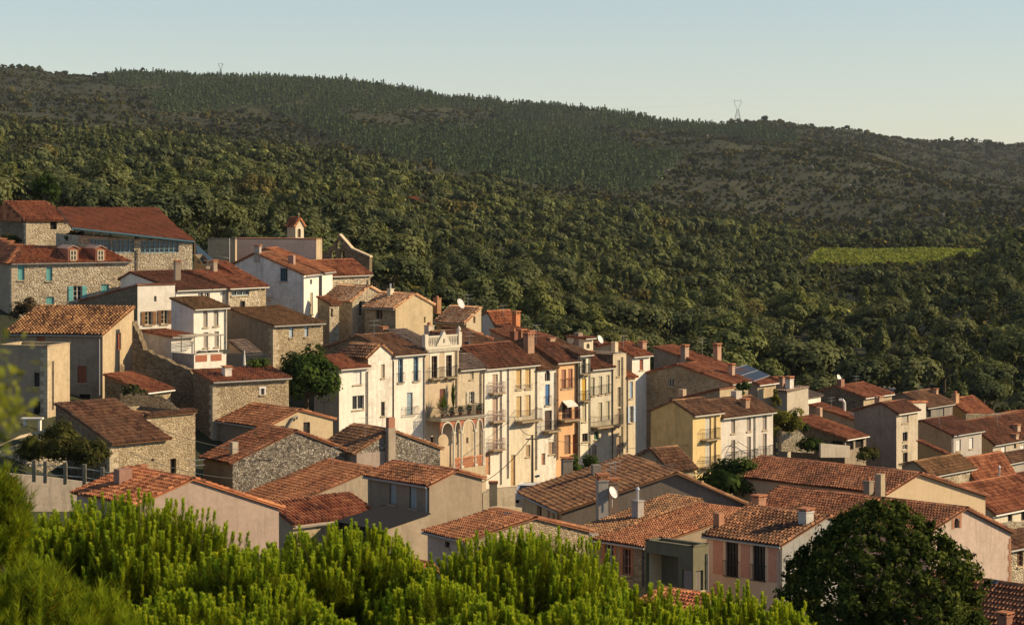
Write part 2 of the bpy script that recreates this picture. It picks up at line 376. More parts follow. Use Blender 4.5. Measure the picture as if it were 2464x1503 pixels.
    def build(s, mat, parent, org, name='roof'):
        v = np.concatenate(s.v)-np.array(org, np.float32); q = np.concatenate(s.q); r = np.concatenate(s.r)
        # fans were written as quads with a doubled corner: give them as triangles
        me = bpy.data.meshes.new(name); tri = q[:, 2] == q[:, 3]
        fl = [list(x[:3]) if t else list(x) for x, t in zip(q, tri)] if tri.any() and len(q) < 400 else None
        if fl is not None:
            me.from_pydata([tuple(x) for x in v], [], fl)
            me.attributes.new('rnd', 'FLOAT', 'FACE').data.foreach_set('value', r); me.materials.append(mat); me.update()
        else:
            cnt = np.where(tri, 3, 4).astype(np.int32); st = np.concatenate([[0], np.cumsum(cnt)[:-1]]).astype(np.int32)
            mask = np.ones(q.shape, bool); mask[tri, 3] = False; li = q[mask].astype(np.int32)
            me.vertices.add(len(v)); me.vertices.foreach_set('co', np.ascontiguousarray(v, np.float32).ravel())
            me.loops.add(len(li)); me.loops.foreach_set('vertex_index', li)
            me.polygons.add(len(q)); me.polygons.foreach_set('loop_start', st)
            me.attributes.new('rnd', 'FLOAT', 'FACE').data.foreach_set('value', r); me.materials.append(mat); me.update(calc_edges=True)
        return link(name, me, parent)

# ------------------------------------------------------------------ houses
class House:
    """corner (u0, v0) at depth D where a wall running to the right and away (R, bearing a) meets one running to the left and away (L)."""
    def __init__(s, name, label, D, a, u0, v0, uR=None, uL=None, g='R', apex=None, vend=None, wm=None, wl=None, rm=TRED, W=None, L=None,
                 wins=(), chim=(), pipes=(), vbase=None, cat='house', oh=0.28, ov=0.14, roof=True, gut=True, gcol=(0.42, 0.40, 0.36), flat=None, zb=None,
                 cw=0.22, ex=0.38, group=None, par=0.0):
        s.a = R(a); s.C = P(u0, v0, D); s.dR = V((math.cos(s.a), math.sin(s.a), 0)); s.dL = V((-math.sin(s.a), math.cos(s.a), 0))
        s.nR = -s.dL; s.nL = -s.dR
        s.W = W if W else s.tsolve('R', uR); s.L = L if L else s.tsolve('L', uL)
        z0 = s.C.z; s.z0 = z0; s.g = g
        ax = 'R' if g == 'R' else 'L'; ln = s.W if g == 'R' else s.L
        s.prof = [(0.0, z0), (ln, z0)]
        if g in 'RL':
            ze = z0
            if vend is not None: ze = s.zat(ax, ln, vend)
            s.prof = [(0.0, z0), (ln, ze)]
            if apex is not None:
                t = s.tsolve(ax, apex[0]); zr = s.zat(ax, t, apex[1])
                if t < ln-0.3: s.prof = [(0.0, z0), (t, zr), (ln, ze if vend is not None else z0)]
                else: s.prof = [(0.0, z0), (ln, s.zat(ax, ln, apex[1]))]
        if zb is None:
            cs = [s.C, s.C+s.dR*s.W, s.C+s.dL*s.L, s.C+s.dR*s.W+s.dL*s.L]
            zb = min(g1(c.x, c.y) for c in cs)-0.5
            if vbase is not None: zb = min(zb, (VH-vbase)*K*D)
        s.zb = min(zb, z0-1.0); s.org = V((s.C.x, s.C.y, s.zb))
        s.root = empty(name, s.org, label, cat, group)
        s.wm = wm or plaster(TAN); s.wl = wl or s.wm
        s.rm = rm; s.mb_gut = MB(); s.roofo = None; s.RM = RoofMesh()
        s.par = par
        s.walls(wins)
        if roof and g in 'RL': s.autoroof(oh, ov, cw, ex)
        elif g == 'F' and roof: s.flatroof(flat or plaster((0.33, 0.29, 0.25)), par)
        if gut and roof and g in 'RL': s.gutters(gcol)
        for c in chim: s.chimney(*c)
        for p in pipes: s.pipe(*p)
    # -- geometry of the two seen walls
    def d(s, side): return s.dR if side == 'R' else s.dL
    def nrm(s, side): return s.nR if side == 'R' else s.nL
    def tsolve(s, side, u):
        d = s.d(side); c = (u-U0)*K; return (c*s.C.y-s.C.x)/(d.x-c*d.y)
    def zat(s, side, t, v): return (VH-v)*K*(s.C.y+s.d(side).y*t)
    def pt(s, p, q, z): return s.C+s.dR*p+s.dL*q+V((0, 0, z-s.C.z))
    def on(s, side, u, v, out=0.0):
        t = s.tsolve(side, u); q = s.C+s.d(side)*t+s.nrm(side)*out; q.z = s.zat(side, t, v); return q
    def h(s, t):
        pr = s.prof
        for (t0, z0), (t1, z1) in zip(pr[:-1], pr[1:]):
            if t <= t1+1e-6: return z0+(z1-z0)*(t-t0)/max(1e-6, t1-t0)
        return pr[-1][1]
    def walls(s, wins):
        mb = MB(); ops = {'R': [], 'L': []}; todo = []
        for wdef in wins:
            side, u1, v1, u2, v2 = wdef[:5]; t1, t2 = sorted((s.tsolve(side, u1), s.tsolve(side, u2)))
            ln = s.W if side == 'R' else s.L
            t1 = max(0.08, t1); t2 = min(ln-0.08, t2)
            if t2-t1 < 0.15: continue
            tm = (t1+t2)/2; zt, zb = s.zat(side, tm, v1), s.zat(side, tm, v2)
            st = wdef[5]
            if st == 'a':
                n = 8
                for k in range(n):
                    xa, xb = t1+(t2-t1)*k/n, t1+(t2-t1)*(k+1)/n; r = (t2-t1)/2; f = abs((xa+xb)/2-tm)/r
                    ops[side].append((xa, xb, zb, zt-r*1.15*(1-math.sqrt(max(0, 1-f*f))), (k == 0, k == n-1)))
            elif st != 'p': ops[side].append((t1, t2, zb, zt, (True, True)))
            todo.append((side, t1, t2, zb, zt, wdef))
        for side in 'RL':
            ln = s.W if side == 'R' else s.L; prof = s.prof if s.g == side else [(0, s.z0), (ln, s.z0)]
            if s.g == 'F' and s.par: prof = [(0, s.z0), (ln, s.z0)]
            mi = 0 if side == 'R' else 1
            f = (lambda t, _p=prof: np.interp(t, [x[0] for x in _p], [x[1] for x in _p]))
            d, n = s.d(side), s.nrm(side)
            def q(t, z, dep=0.0): return s.C+d*t-n*dep+V((0, 0, z-s.C.z))
            cuts = sorted(set([0.0, ln]+[x[0] for x in prof if 0 < x[0] < ln]+[x for o in ops[side] for x in o[:2]]))
            cuts = [c for i, c in enumerate(cuts) if i == 0 or c-cuts[i-1] > 1e-5]
            for ta, tb in zip(cuts[:-1], cuts[1:]):
                tm = (ta+tb)/2; zs = s.zb
                for o in sorted([o for o in ops[side] if o[0] < tm < o[1]], key=lambda o: o[2]):
                    if o[2] > zs: mb.face([q(ta, zs), q(tb, zs), q(tb, o[2]), q(ta, o[2])], mi)
                    zs = max(zs, o[3])
                za, zc = float(f(ta)), float(f(tb))
                if max(za, zc) > zs: mb.face([q(ta, zs), q(tb, zs), q(tb, max(zc, zs)), q(ta, max(za, zs))], mi)
            for t1, t2, z1, z2, (lo, hi) in ops[side]:
                dp = 0.24
                if lo: mb.face([q(t1, z1), q(t1, z2), q(t1, z2, dp), q(t1, z1, dp)], mi)
                if hi: mb.face([q(t2, z1), q(t2, z1, dp), q(t2, z2, dp), q(t2, z2)], mi)
                mb.face([q(t1, z1), q(t1, z1, dp), q(t2, z1, dp), q(t2, z1)], mi)
                mb.face([q(t1, z2), q(t2, z2), q(t2, z2, dp), q(t1, z2, dp)], mi)
        # the two walls behind
        z1 = s.prof[-1][1]
        if s.g == 'R':
            mb.face([s.pt(s.W, 0, s.zb), s.pt(s.W, s.L, s.zb), s.pt(s.W, s.L, z1), s.pt(s.W, 0, z1)], 1)
            mb.face([s.pt(t, s.L, z) for t, z in s.prof]+[s.pt(s.W, s.L, s.zb), s.pt(0, s.L, s.zb)], 0)
        elif s.g == 'L':
            mb.face([s.pt(0, s.L, s.zb), s.pt(s.W, s.L, s.zb), s.pt(s.W, s.L, z1), s.pt(0, s.L, z1)], 0)
            mb.face([s.pt(s.W, t, z) for t, z in s.prof]+[s.pt(s.W, s.L, s.zb), s.pt(s.W, 0, s.zb)], 1)
        else:
            mb.face([s.pt(0, s.L, s.zb), s.pt(s.W, s.L, s.zb), s.pt(s.W, s.L, s.z0), s.pt(0, s.L, s.z0)], 0)
            mb.face([s.pt(s.W, 0, s.zb), s.pt(s.W, s.L, s.zb), s.pt(s.W, s.L, s.z0), s.pt(s.W, 0, s.z0)], 1)
        s.wall = mb.build('wall', [s.wm, s.wl], s.root, s.org)
        for x in todo: s.window(*x)
    def B(s, mb, side, ta, tb, za, zb, o1, o2, m=0):
        """box on a wall: t range, z range, from o1 to o2 outward"""
        d, n = s.d(side), s.nrm(side); c = s.C+d*((ta+tb)/2)+n*((o1+o2)/2); c.z = (za+zb)/2
        mb.box(c, d*(abs(tb-ta)/2), n*(abs(o2-o1)/2), V((0, 0, abs(zb-za)/2)), m)
    def window(s, side, t1, t2, zb, zt, wd):
        st = wd[5]; c = wd[6] if len(wd) > 6 and wd[6] else (0.5, 0.45, 0.38); opt = wd[7] if len(wd) > 7 else {}
        wdt = t2-t1; B = s.B; par = s.root; org = s.org; fr = None
        pm = paint(c)
        if st in ('w', 'o', 'a', 'f'):
            mb = MB(); fw = min(0.07, wdt*0.1); fc = opt.get('frame', (0.6, 0.57, 0.5) if st == 'o' else c)
            if st != 'a':
                B(mb, side, t1, t1+fw, zb, zt, -0.20, -0.13); B(mb, side, t2-fw, t2, zb, zt, -0.20, -0.13)
                B(mb, side, t1+fw, t2-fw, zt-fw, zt, -0.20, -0.13); B(mb, side, t1+fw, t2-fw, zb, zb+fw, -0.20, -0.13)
                nm = opt.get('n', 1)
                for k in range(nm):
                    x = t1+wdt*(k+1)/(nm+1); B(mb, side, x-fw*0.55, x+fw*0.55, zb+fw, zt-fw, -0.20, -0.128)
                if zt-zb > 1.1 and opt.get('hb', 1):
                    for k in range(1, 3): z = zb+(zt-zb)*k/3; B(mb, side, t1+fw, t2-fw, z-0.02, z+0.02, -0.195, -0.135)
                fr = mb.build('window', paint(fc), par, org)
            else:
                B(mb, side, (t1+t2)/2-0.03, (t1+t2)/2+0.03, zb, zt-0.05, -0.20, -0.14); fr = mb.build('window', paint(c), par, org)
            mb = MB(); B(mb, side, t1, t2, zb, zt, -0.235, -0.215); mb.build('pane', glass(), fr, org)
        elif st == 'h':
            mb = MB(); B(mb, side, t1-0.05, t2+0.05, zb-0.05, zt+0.05, -0.30, -0.235); fr = mb.build('opening', dark(), par, org)  # dark slab closing the hole; the unlit inside is painted on it
        elif st == 'd':
            mb = MB(); B(mb, side, t1, t2, zb, zt, -0.2, -0.14)
            for k in range(2):
                z = zb+(zt-zb)*(0.08+0.46*k); B(mb, side, t1+wdt*0.14, t2-wdt*0.14, z, z+(zt-zb)*0.36, -0.138, -0.125)
            fr = mb.build('door', pm, par, org)
            mb = MB(); B(mb, side, t2-0.16*wdt, t2-0.08*wdt, (zb+zt)/2-0.06, (zb+zt)/2+0.03, -0.138, -0.08); mb.build('handle', metal(), fr, org)
        elif st == 'p':          # a flush painted panel with a thin raised border
            mb = MB(); B(mb, side, t1, t2, zb, zt, 0.004, 0.02); fr = mb.build('panel', paint(c, 0.9), par, org)
        if st == 'c':
            mb = MB()
            B(mb, side, t1, t2, zt-0.05, zt, -0.18, -0.10)
            fr = mb.build('window', paint(mul(c, 0.8)), par, org)
            for k in range(2):
                mb = MB(); a, b = t1+wdt*k/2+0.012, t1+wdt*(k+1)/2-0.012
                B(mb, side, a, b, zb+0.02, zt-0.055, -0.16, -0.12); n = max(4, int((zt-zb)/0.16))
                for j in range(n):
                    z = zb+0.08+(zt-zb-0.2)*(j+0.5)/n; B(mb, side, a+0.05, b-0.05, z-0.02, z+0.02, -0.119, -0.10)
                mb.build('shutter', pm, fr, org)
        if st == 'o':
            sw = min(wdt*0.52, 0.6)
            for k in range(2):
                mb = MB(); a, b = (t1-sw-0.02, t1-0.02) if k == 0 else (t2+0.02, t2+sw+0.02)
                B(mb, side, a, b, zb, zt, 0.03, 0.07)
                for z in (zb+(zt-zb)*0.2, zb+(zt-zb)*0.8): B(mb, side, a+0.02, b-0.02, z-0.05, z+0.05, 0.071, 0.095)
                mb.build('shutter', pm, fr, org)
        if fr is not None and opt.get('sill', st in ('w', 'c', 'o')):
            mb = MB(); B(mb, side, t1-0.09, t2+0.09, zb-0.09, zb-0.002, -0.02, 0.12)
            mb.build('sill', opt.get('sm') or plaster(mul(TAN, 1.1)), fr, org)
        if fr is not None and 'sur' in opt:
            mb = MB(); k = opt.get('sw', 0.16); e = 0.025
            B(mb, side, t1-k, t1-0.002, zb-0.02, zt, 0, e); B(mb, side, t2+0.002, t2+k, zb-0.02, zt, 0, e); B(mb, side, t1-k-0.03, t2+k+0.03, zt+0.002, zt+k*1.2, 0, e*1.3)
            mb.build('surround', opt['sur'], fr, org)
        if fr is not None and 'rail' in opt:
            k = opt['rail']; s.railing(side, t1-k.get('pad', 0.1), t2+k.get('pad', 0.1), zb-0.02, zb+k.get('h', 0.95), k.get('out', 0.14), k.get('c', (0.05, 0.05, 0.05)), fr, k.get('slab', 0), k.get('style', 0))
    def railing(s, side, ta, tb, za, zb, out, c, par, slab=0.0, style=0):
        mb = MB(); B = s.B
        p = par
        if slab:
            m2 = MB(); B(m2, side, ta, tb, za-slab, za, 0.0, out+0.05); B(m2, side, ta-0.04, tb+0.04, za-slab*0.35, za+0.002, 0.0, out+0.09)
            n = max(2, int((tb-ta)/1.2))
            for k in range(n): x = ta+0.2+(tb-ta-0.4)*k/max(1, n-1); B(m2, side, x-0.06, x+0.06, za-slab-0.22, za-slab+0.005, 0.0, out*0.6)
            p = m2.build('balcony', plaster(mul(TAN, 0.95), 0.8), par, s.org)
        r = 0.014 if not style else 0.018
        d, n = s.d(side), s.nrm(side)
        def q(t, z, o): x = s.C+d*t+n*o; x.z = z; return x
        for z in (zb, za+0.08): mb.path([q(ta, z, 0), q(ta, z, out), q(tb, z, out), q(tb, z, 0)], r*1.5, 4)
        k = max(3, int((tb-ta)/(0.075 if style and out > 1 else 0.13)))
        for i in range(k+1): t = ta+(tb-ta)*i/k; mb.tube(q(t, za+0.02, out), q(t, zb, out), r, r, 4, cap=False)
        if out > 0.3:
            kk = max(2, int(out/0.13))
            for t in (ta, tb):
                for i in range(kk): mb.tube(q(t, za, out*i/kk), q(t, zb, out*i/kk), r, r, 4, cap=False)
        if style:
            kk = max(2, int((tb-ta)/0.32)); rr = (tb-ta)/kk/2*0.85; zc = (za+zb)/2+0.05
            for i in range(kk):
                t = ta+(tb-ta)*(i+0.5)/kk; ps = [q(t+rr*math.cos(x), zc+rr*1.25*math.sin(x), out+0.015) for x in np.linspace(0, 2*math.pi, 11)]
                mb.path(ps, r*1.2, 3)
        mb.build('railing', metal(c, 0.6), p, s.org)
    # -- roofs
    def autoroof(s, oh, ov, cw, ex):
        pr = s.prof; ax = s.g
        def q(t, w_, z): return s.pt(t, w_, z+0.075) if ax == 'R' else s.pt(w_, t, z+0.075)
        wd = s.L if ax == 'R' else s.W
        if len(pr) == 3:
            (t0, z0), (tr, zr), (t1, z1) = pr
            k0 = (zr-z0)/tr; k1 = (zr-z1)/(t1-tr)
            s.RM.slope([q(-oh, -ov, z0-k0*oh), q(-oh, wd+ov, z0-k0*oh), q(tr, wd+ov, zr), q(tr, -ov, zr)], cw, ex)
            s.RM.slope([q(t1+oh, wd+ov, z1-k1*oh), q(t1+oh, -ov, z1-k1*oh), q(tr, -ov, zr), q(tr, wd+ov, zr)], cw, ex)
            s.RM.ridge(q(tr, -ov, zr+0.03), q(tr, wd+ov, zr+0.03))
        else:
            (t0, z0), (t1, z1) = pr; k = (z1-z0)/t1
            if k >= 0: s.RM.slope([q(-oh, -ov, z0-k*oh), q(-oh, wd+ov, z0-k*oh), q(t1+0.05, wd+ov, z1+k*0.05), q(t1+0.05, -ov, z1+k*0.05)], cw, ex)
            else: s.RM.slope([q(t1+oh, -ov, z1+k*oh), q(t1+oh, wd+ov, z1+k*oh), q(-0.05, wd+ov, z0-k*0.05), q(-0.05, -ov, z0-k*0.05)], cw, ex)
            hi = (t1, z1) if k >= 0 else (0, z0)
            s.RM.ridge(q(hi[0], -ov, hi[1]+0.02), q(hi[0], wd+ov, hi[1]+0.02), 0.11)
        s.roofo = s.RM.build(s.rm, s.root, s.org)
    def customroof(s, polys, cw=0.22, ex=0.38, ridges=()):
        for p in polys: s.RM.slope(p, cw, ex)
        for a, b in ridges: s.RM.ridge(a, b)
        s.roofo = s.RM.build(s.rm, s.root, s.org)
    def plane(s, side, pitch, oh=0.28):
        """the roof plane that rises from the wall top of this side: eave line and a function from picture point to that plane"""
        d = s.d(side); n = s.nrm(side); ln = s.W if side == 'R' else s.L; k = math.tan(R(pitch))
        e0 = s.C+n*oh+V((0, 0, 0.075-k*oh)); nn = d.cross(-n+V((0, 0, k))).normalized()
        def hit(u, v):
            r = P(u, v, 1.0); return r*(e0.dot(nn)/r.dot(nn))
        return e0-d*0.14, e0+d*(ln+0.14), hit
    def flatroof(s, mat, par):
        mb = MB(); z = s.z0-par+0.01
        t = 0.2 if par else 0.0
        mb.prism([s.pt(t, t, z-0.15), s.pt(s.W-t, t, z-0.15), s.pt(s.W-t, s.L-t, z-0.15), s.pt(t, s.L-t, z-0.15)], (0, 0, 0.15))
        s.roofo = mb.build('roof', mat, s.root, s.org)
        if par:
            mb = MB()          # inner faces and coping of the parapet
            for (a, b, c, d2) in ((0, 0, s.W, 0), (s.W, 0, s.W, s.L), (s.W, s.L, 0, s.L), (0, s.L, 0, 0)):
                p0, p1 = s.pt(a, b, s.z0), s.pt(c, d2, s.z0); d = (p1-p0); ln = d.length; d.normalize(); inn = V((-d.y, d.x, 0)); m = (p0+p1)/2+inn*0.1
                mb.box(m+V((0, 0, -par/2-0.01)), d*(ln/2-0.012), inn*0.088, V((0, 0, par/2-0.012)))
                mb.box(m+V((0, 0, 0.035)), d*(ln/2+0.05), inn*0.15, V((0, 0, 0.033)))
            mb.build('parapet', s.wm, s.root, s.org)
    def gutters(s, c):
        lines = []
        pr = s.prof; oh = 0.34
        if s.g == 'R':
            if len(pr) == 3 or pr[1][1] >= pr[0][1]:
                k = (pr[1][1]-pr[0][1])/pr[1][0]; z = s.z0-k*oh; lines.append((s.pt(-oh, -0.1, z), s.pt(-oh, s.L+0.1, z)))
        else:
            if len(pr) == 3 or pr[1][1] >= pr[0][1]:
                k = (pr[1][1]-pr[0][1])/pr[1][0]; z = s.z0-k*oh; lines.append((s.pt(-0.1, -oh, z), s.pt(s.W+0.1, -oh, z)))
        mb = MB()
        for a, b in lines: mb.tube(a+V((0, 0, 0.02)), b+V((0, 0, 0.02)), 0.07, 0.07, 6)
        if lines: mb.build('gutter', metal(c, 0.6), s.root, s.org)
    def roofhit(s, u, v):
        r = P(u, v, 1.0); best = None
        for (o, n, e, up, poly) in s.RM.planes:
            dn = r.dot(n)
            if abs(dn) < 1e-6: continue
            t = o.dot(n)/dn
            if t <= 0: continue
            p = r*t; a, b = (p-o).dot(e), (p-o).dot(up)
            x0 = min(x for x, y in poly); x1 = max(x for x, y in poly); y0 = min(y for x, y in poly); y1 = max(y for x, y in poly)
            miss = max(x0-a, a-x1, y0-b, b-y1, 0)
            sc = miss*10+t*0.01
            if best is None or sc < best[0]: best = (sc, p)
        return best[1] if best else P(u, v, s.C.y)
    def chimney(s, u, vb, vt, wd, c=TAUPE, style=0, wy=None):
        p = s.roofhit(u, vb); hgt = (vb-vt)*K*p.y; wy = wy or min(0.6, wd); par = s.roofo or s.root
        cm = c if not isinstance(c, tuple) else plaster(c, 0.6)
        dx, dy, Z = s.dR, s.dL, V((0, 0, 1)); c0 = p+dy*(wy*0.3)+V((0, 0, 0))
        mb = MB(); bot = 0.8
        body = hgt*0.80 if style != 2 else hgt
        mb.box(c0+Z*((body-bot)/2), dx*(wd/2), dy*(wy/2), Z*((body+bot)/2))
        if style != 2: mb.box(c0+Z*(body-0.03), dx*(wd/2+0.05), dy*(wy/2+0.05), Z*0.04)
        ch = mb.build('chimney', cm, par, s.org)
        mb = MB()
        if style == 0:          # clay slab on small piers
            for sx in (-1, 1):
                for sy in (-1, 1): mb.box(c0+dx*(sx*wd*0.36)+dy*(sy*wy*0.36)+Z*(body+hgt*0.07), dx*0.06, dy*0.06, Z*(hgt*0.07-0.005))
            mb.box(c0+Z*(hgt*0.97), dx*(wd/2+0.08), dy*(wy/2+0.08), Z*(hgt*0.03+0.01))
            mb.build('chimney_cap', TORA_P, ch, s.org)
        elif style == 1:        # clay pot
            mb.tube(c0+Z*body, c0+Z*(hgt*1.02), wd*0.30, wd*0.22, 8); mb.build('chimney_pot', TORA_P, ch, s.org)
        elif style == 3:        # metal flue with a cowl
            mb.tube(c0+Z*body, c0+Z*(hgt*1.25), 0.09, 0.09, 8); mb.tube(c0+Z*(hgt*1.25), c0+Z*(hgt*1.36), 0.15, 0.05, 8); mb.build('flue', metal((0.6, 0.6, 0.6), 0.35), ch, s.org)
        return c0
    def quoins(s, c=(0.56, 0.46, 0.32)):
        mb = MB(); z = s.z0-0.25; k = 0
        while z > s.zb+0.3:
            l1, l2 = (0.62, 0.34) if k % 2 else (0.34, 0.62); hh = random.uniform(0.13, 0.19); l1 *= random.uniform(0.8, 1.15); l2 *= random.uniform(0.8, 1.15)
            o = s.C+s.dR*(l1/2-0.012)+s.dL*(l2/2-0.012); o.z = z-hh; mb.box(o, s.dR*(l1/2+0.012), s.dL*(l2/2+0.012), V((0, 0, hh))); z -= 2*hh+0.03; k += 1
        mb.build('quoin', plaster(c, 0.9), s.root, s.org)
    def pipe(s, side, u, v1, v2, c=(0.20, 0.18, 0.155)):
        mb = MB(); a, b = s.on(side, u, v1, 0.09), s.on(side, u, v2, 0.09); b.x, b.y = a.x, a.y
        mb.tube(a, b, 0.055, 0.055, 7)
        n = max(2, int((a.z-b.z)/2))
        for k in range(n): q = a.lerp(b, (k+0.5)/n); mb.tube(q, q+V((0, 0, 0.06)), 0.075, 0.075, 7)
        mb.build('downpipe', metal(c, 0.7), s.root, s.org)
    def dish(s, u, v, r=0.4, side=None):
        p = s.roofhit(u, v) if side is None else s.on(side, u, v, 0.35); par = s.roofo or s.root
        mb = MB(); Z = V((0, 0, 1))
        if side is None: base = p; ctr = p+Z*0.9
        else: base = p-s.nrm(side)*0.35-Z*0.3; ctr = p
        mb.tube(base-Z*0.1, ctr, 0.025, 0.025, 6)
        nd = V((0.75, -0.5, 0.45)).normalized(); a = nd.orthogonal().normalized(); b = nd.cross(a); rings = []
        for rr, dp in ((0.0, 0.0), (0.5, 0.03), (0.85, 0.09), (1.0, 0.13)):
            rings.append([ctr+a*(r*rr*math.cos(t))+b*(r*rr*math.sin(t))+nd*(dp*r*2) for t in np.linspace(0, 2*math.pi, 17)[:-1]])
        for r0, r1 in zip(rings[:-1], rings[1:]):
            for k in range(16): mb.face([r0[k], r0[(k+1) % 16], r1[(k+1) % 16], r1[k]])
        mb.tube(ctr+b*(-r*0.9), ctr+nd*(r*1.1), 0.012, 0.02, 5)
        return mb.build('satellite_dish', paint((0.72, 0.70, 0.66), 0.5), par, s.org)
    def aerial(s, u, v, hgt=2.2):
        p = s.roofhit(u, v); mb = MB(); Z = V((0, 0, 1)); mb.tube(p-Z*0.3, p+Z*hgt, 0.022, 0.018, 5)
        for k, zz in enumerate((0.96, 0.72)):
            c = p+Z*(hgt*zz); d = V((0.8, 0.6, 0)); mb.tube(c-d*0.5, c+d*0.6, 0.012, 0.012, 4)
            for j in range(6): q = c+d*(-0.45+0.2*j); e = V((-0.6, 0.8, 0))*(0.28-0.02*j); mb.tube(q-e, q+e, 0.008, 0.008, 4)
        return mb.build('aerial', metal((0.3, 0.3, 0.3), 0.5), s.roofo or s.root, s.org)
    def skylight(s, u1, v1, u2, v2, c=(0.10, 0.12, 0.14)):
        """a roof window lying on the slope under the given picture box"""
        a = s.roofhit((u1+u2)/2, (v1+v2)/2); best = min(s.RM.planes, key=lambda pl: abs((a-pl[0]).dot(pl[1])))
        o, n, e, up, poly = best; w2 = abs(u2-u1)*K*a.y*0.5; h2 = w2*0.75
        mb = MB(); mb.box(a+n*0.10, e*w2, up*h2, n*0.05); f = mb.build('skylight', metal((0.2, 0.2, 0.2)), s.roofo, s.org)
        mb = MB(); mb.box(a+n*0.156, e*(w2-0.07), up*(h2-0.07), n*0.004); mb.build('pane', glass(), f, s.org)
TORA_P = paint((0.42, 0.17, 0.08), 0.85, 'clay')
# ------------------------------------------------------------------ the village
terrain()
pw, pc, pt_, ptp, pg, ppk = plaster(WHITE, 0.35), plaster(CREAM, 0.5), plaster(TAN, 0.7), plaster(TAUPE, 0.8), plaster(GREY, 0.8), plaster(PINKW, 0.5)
pwd = plaster(WHITE, 0.8)
TEAL = (0.16, 0.42, 0.40); SHT = (0.44, 0.37, 0.27); BRN = (0.20, 0.10, 0.055); BLU = (0.22, 0.36, 0.50); PBL = (0.45, 0.55, 0.62); RBR = (0.30, 0.10, 0.055)
WFR = (0.68, 0.66, 0.60); DKF = (0.07, 0.055, 0.045)
A48 = R(48); _c0 = P(815, 0, 208)
def rowD(u):
    c = (u-U0)*K; t = (c*_c0.y-_c0.x)/(math.cos(A48)-c*math.sin(A48)); return _c0.y+t*math.sin(A48)

# --- upper end of the village
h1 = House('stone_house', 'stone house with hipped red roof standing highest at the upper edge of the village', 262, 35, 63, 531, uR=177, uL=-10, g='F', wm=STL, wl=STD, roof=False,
           wins=[('R', 121, 531, 137, 552, 'h')])
e0, e1, hit = h1.plane('R', 20); f0, f1, hitL = h1.plane('L', 20)
h1.customroof([[e0, e1, hit(108, 485), hit(10, 485)], [f1, f0, hit(10, 485)]], ridges=[(hit(10, 485), hit(108, 485)), (hit(108, 485), e1)])
h2 = House('long_house', 'long house with big red roof, blue gutter and strip of blue framed glazing', 235.5, 25, 190, 566, uR=463, L=9, g='R', vend=584, wm=STL, roof=False, gut=False,
           wins=[('R', 217, 575, 266, 607, 'w', (0.20, 0.36, 0.46), {'n': 5, 'sill': False}), ('R', 268, 577, 323, 608, 'w', (0.20, 0.36, 0.46), {'n': 4, 'sill': False}),
                 ('R', 338, 579, 430, 608, 'w', (0.20, 0.36, 0.46), {'n': 7, 'sill': False})],
           pipes=[('R', 330, 600, 650)])
_a, _b, _c = P(172, 549, 233), P(468, 582, 240.5), P(137, 500, 250); _n = (_b-_a).cross(_c-_a).normalized()
def _hp(u, v): r = P(u, v, 1.0); return r*(_a.dot(_n)/r.dot(_n))
h2.customroof([[_a, _b, _hp(415, 540), _hp(378, 502), _c]], ridges=[(_c, _hp(378, 502)), (_hp(378, 502), _hp(415, 540))])
mb = MB(); mb.tube(_a-V((0, 0.1, 0.02)), _b-V((0, 0.1, 0.02)), 0.12, 0.12, 7); mb.build('gutter', paint((0.03, 0.09, 0.13), 0.6), h2.root, h2.org)
h2.chimney(428, 652, 626, 0.5, TAUPE, 0)
hb = House('glass_annexe', 'lean-to with steep dark blue glazed roof beside the long house with blue gutter', 244, 40, 496, 640, uR=516, uL=468, g='L', vend=612, wm=ptp, roof=False, gut=False)
hb.RM.slope([P(476, 632, 244.5), P(519, 629, 248), P(472, 586, 250)], flat=True); hb.roofo = hb.RM.build(TRED, hb.root, hb.org); hb.roofo.data.materials[0] = paint((0.025, 0.05, 0.07), 0.5)
h3 = House('stone_house', 'pale stone house with teal shutters and two roof dormers', 228, 28, 28, 635, uR=312, uL=-40, g='F', wm=STL, wl=ptp, roof=False,
           wins=[('R', 43, 638, 59, 674, 'c', TEAL), ('R', 111, 643, 126, 676, 'c', TEAL), ('R', 176, 688, 197, 724, 'o', TEAL), ('R', 243, 684, 262, 709, 'c', TEAL), ('R', 111, 714, 130, 732, 'c', TEAL)])
e0, e1, hit = h3.plane('R', 17); f0, f1, hitL = h3.plane('L', 17)
h3.customroof([[e0, e1, hit(250, 599), hit(53, 591)], [f1, f0, hit(53, 591), hitL(0, 588)]], ridges=[(hit(53, 591), hit(250, 599)), (hit(250, 599), e1), (e0, hit(53, 591))])
mb = MB(); mb.tube(e0, e1, 0.08, 0.08, 6); mb.build('gutter', metal((0.42, 0.40, 0.36), 0.6), h3.root, h3.org)
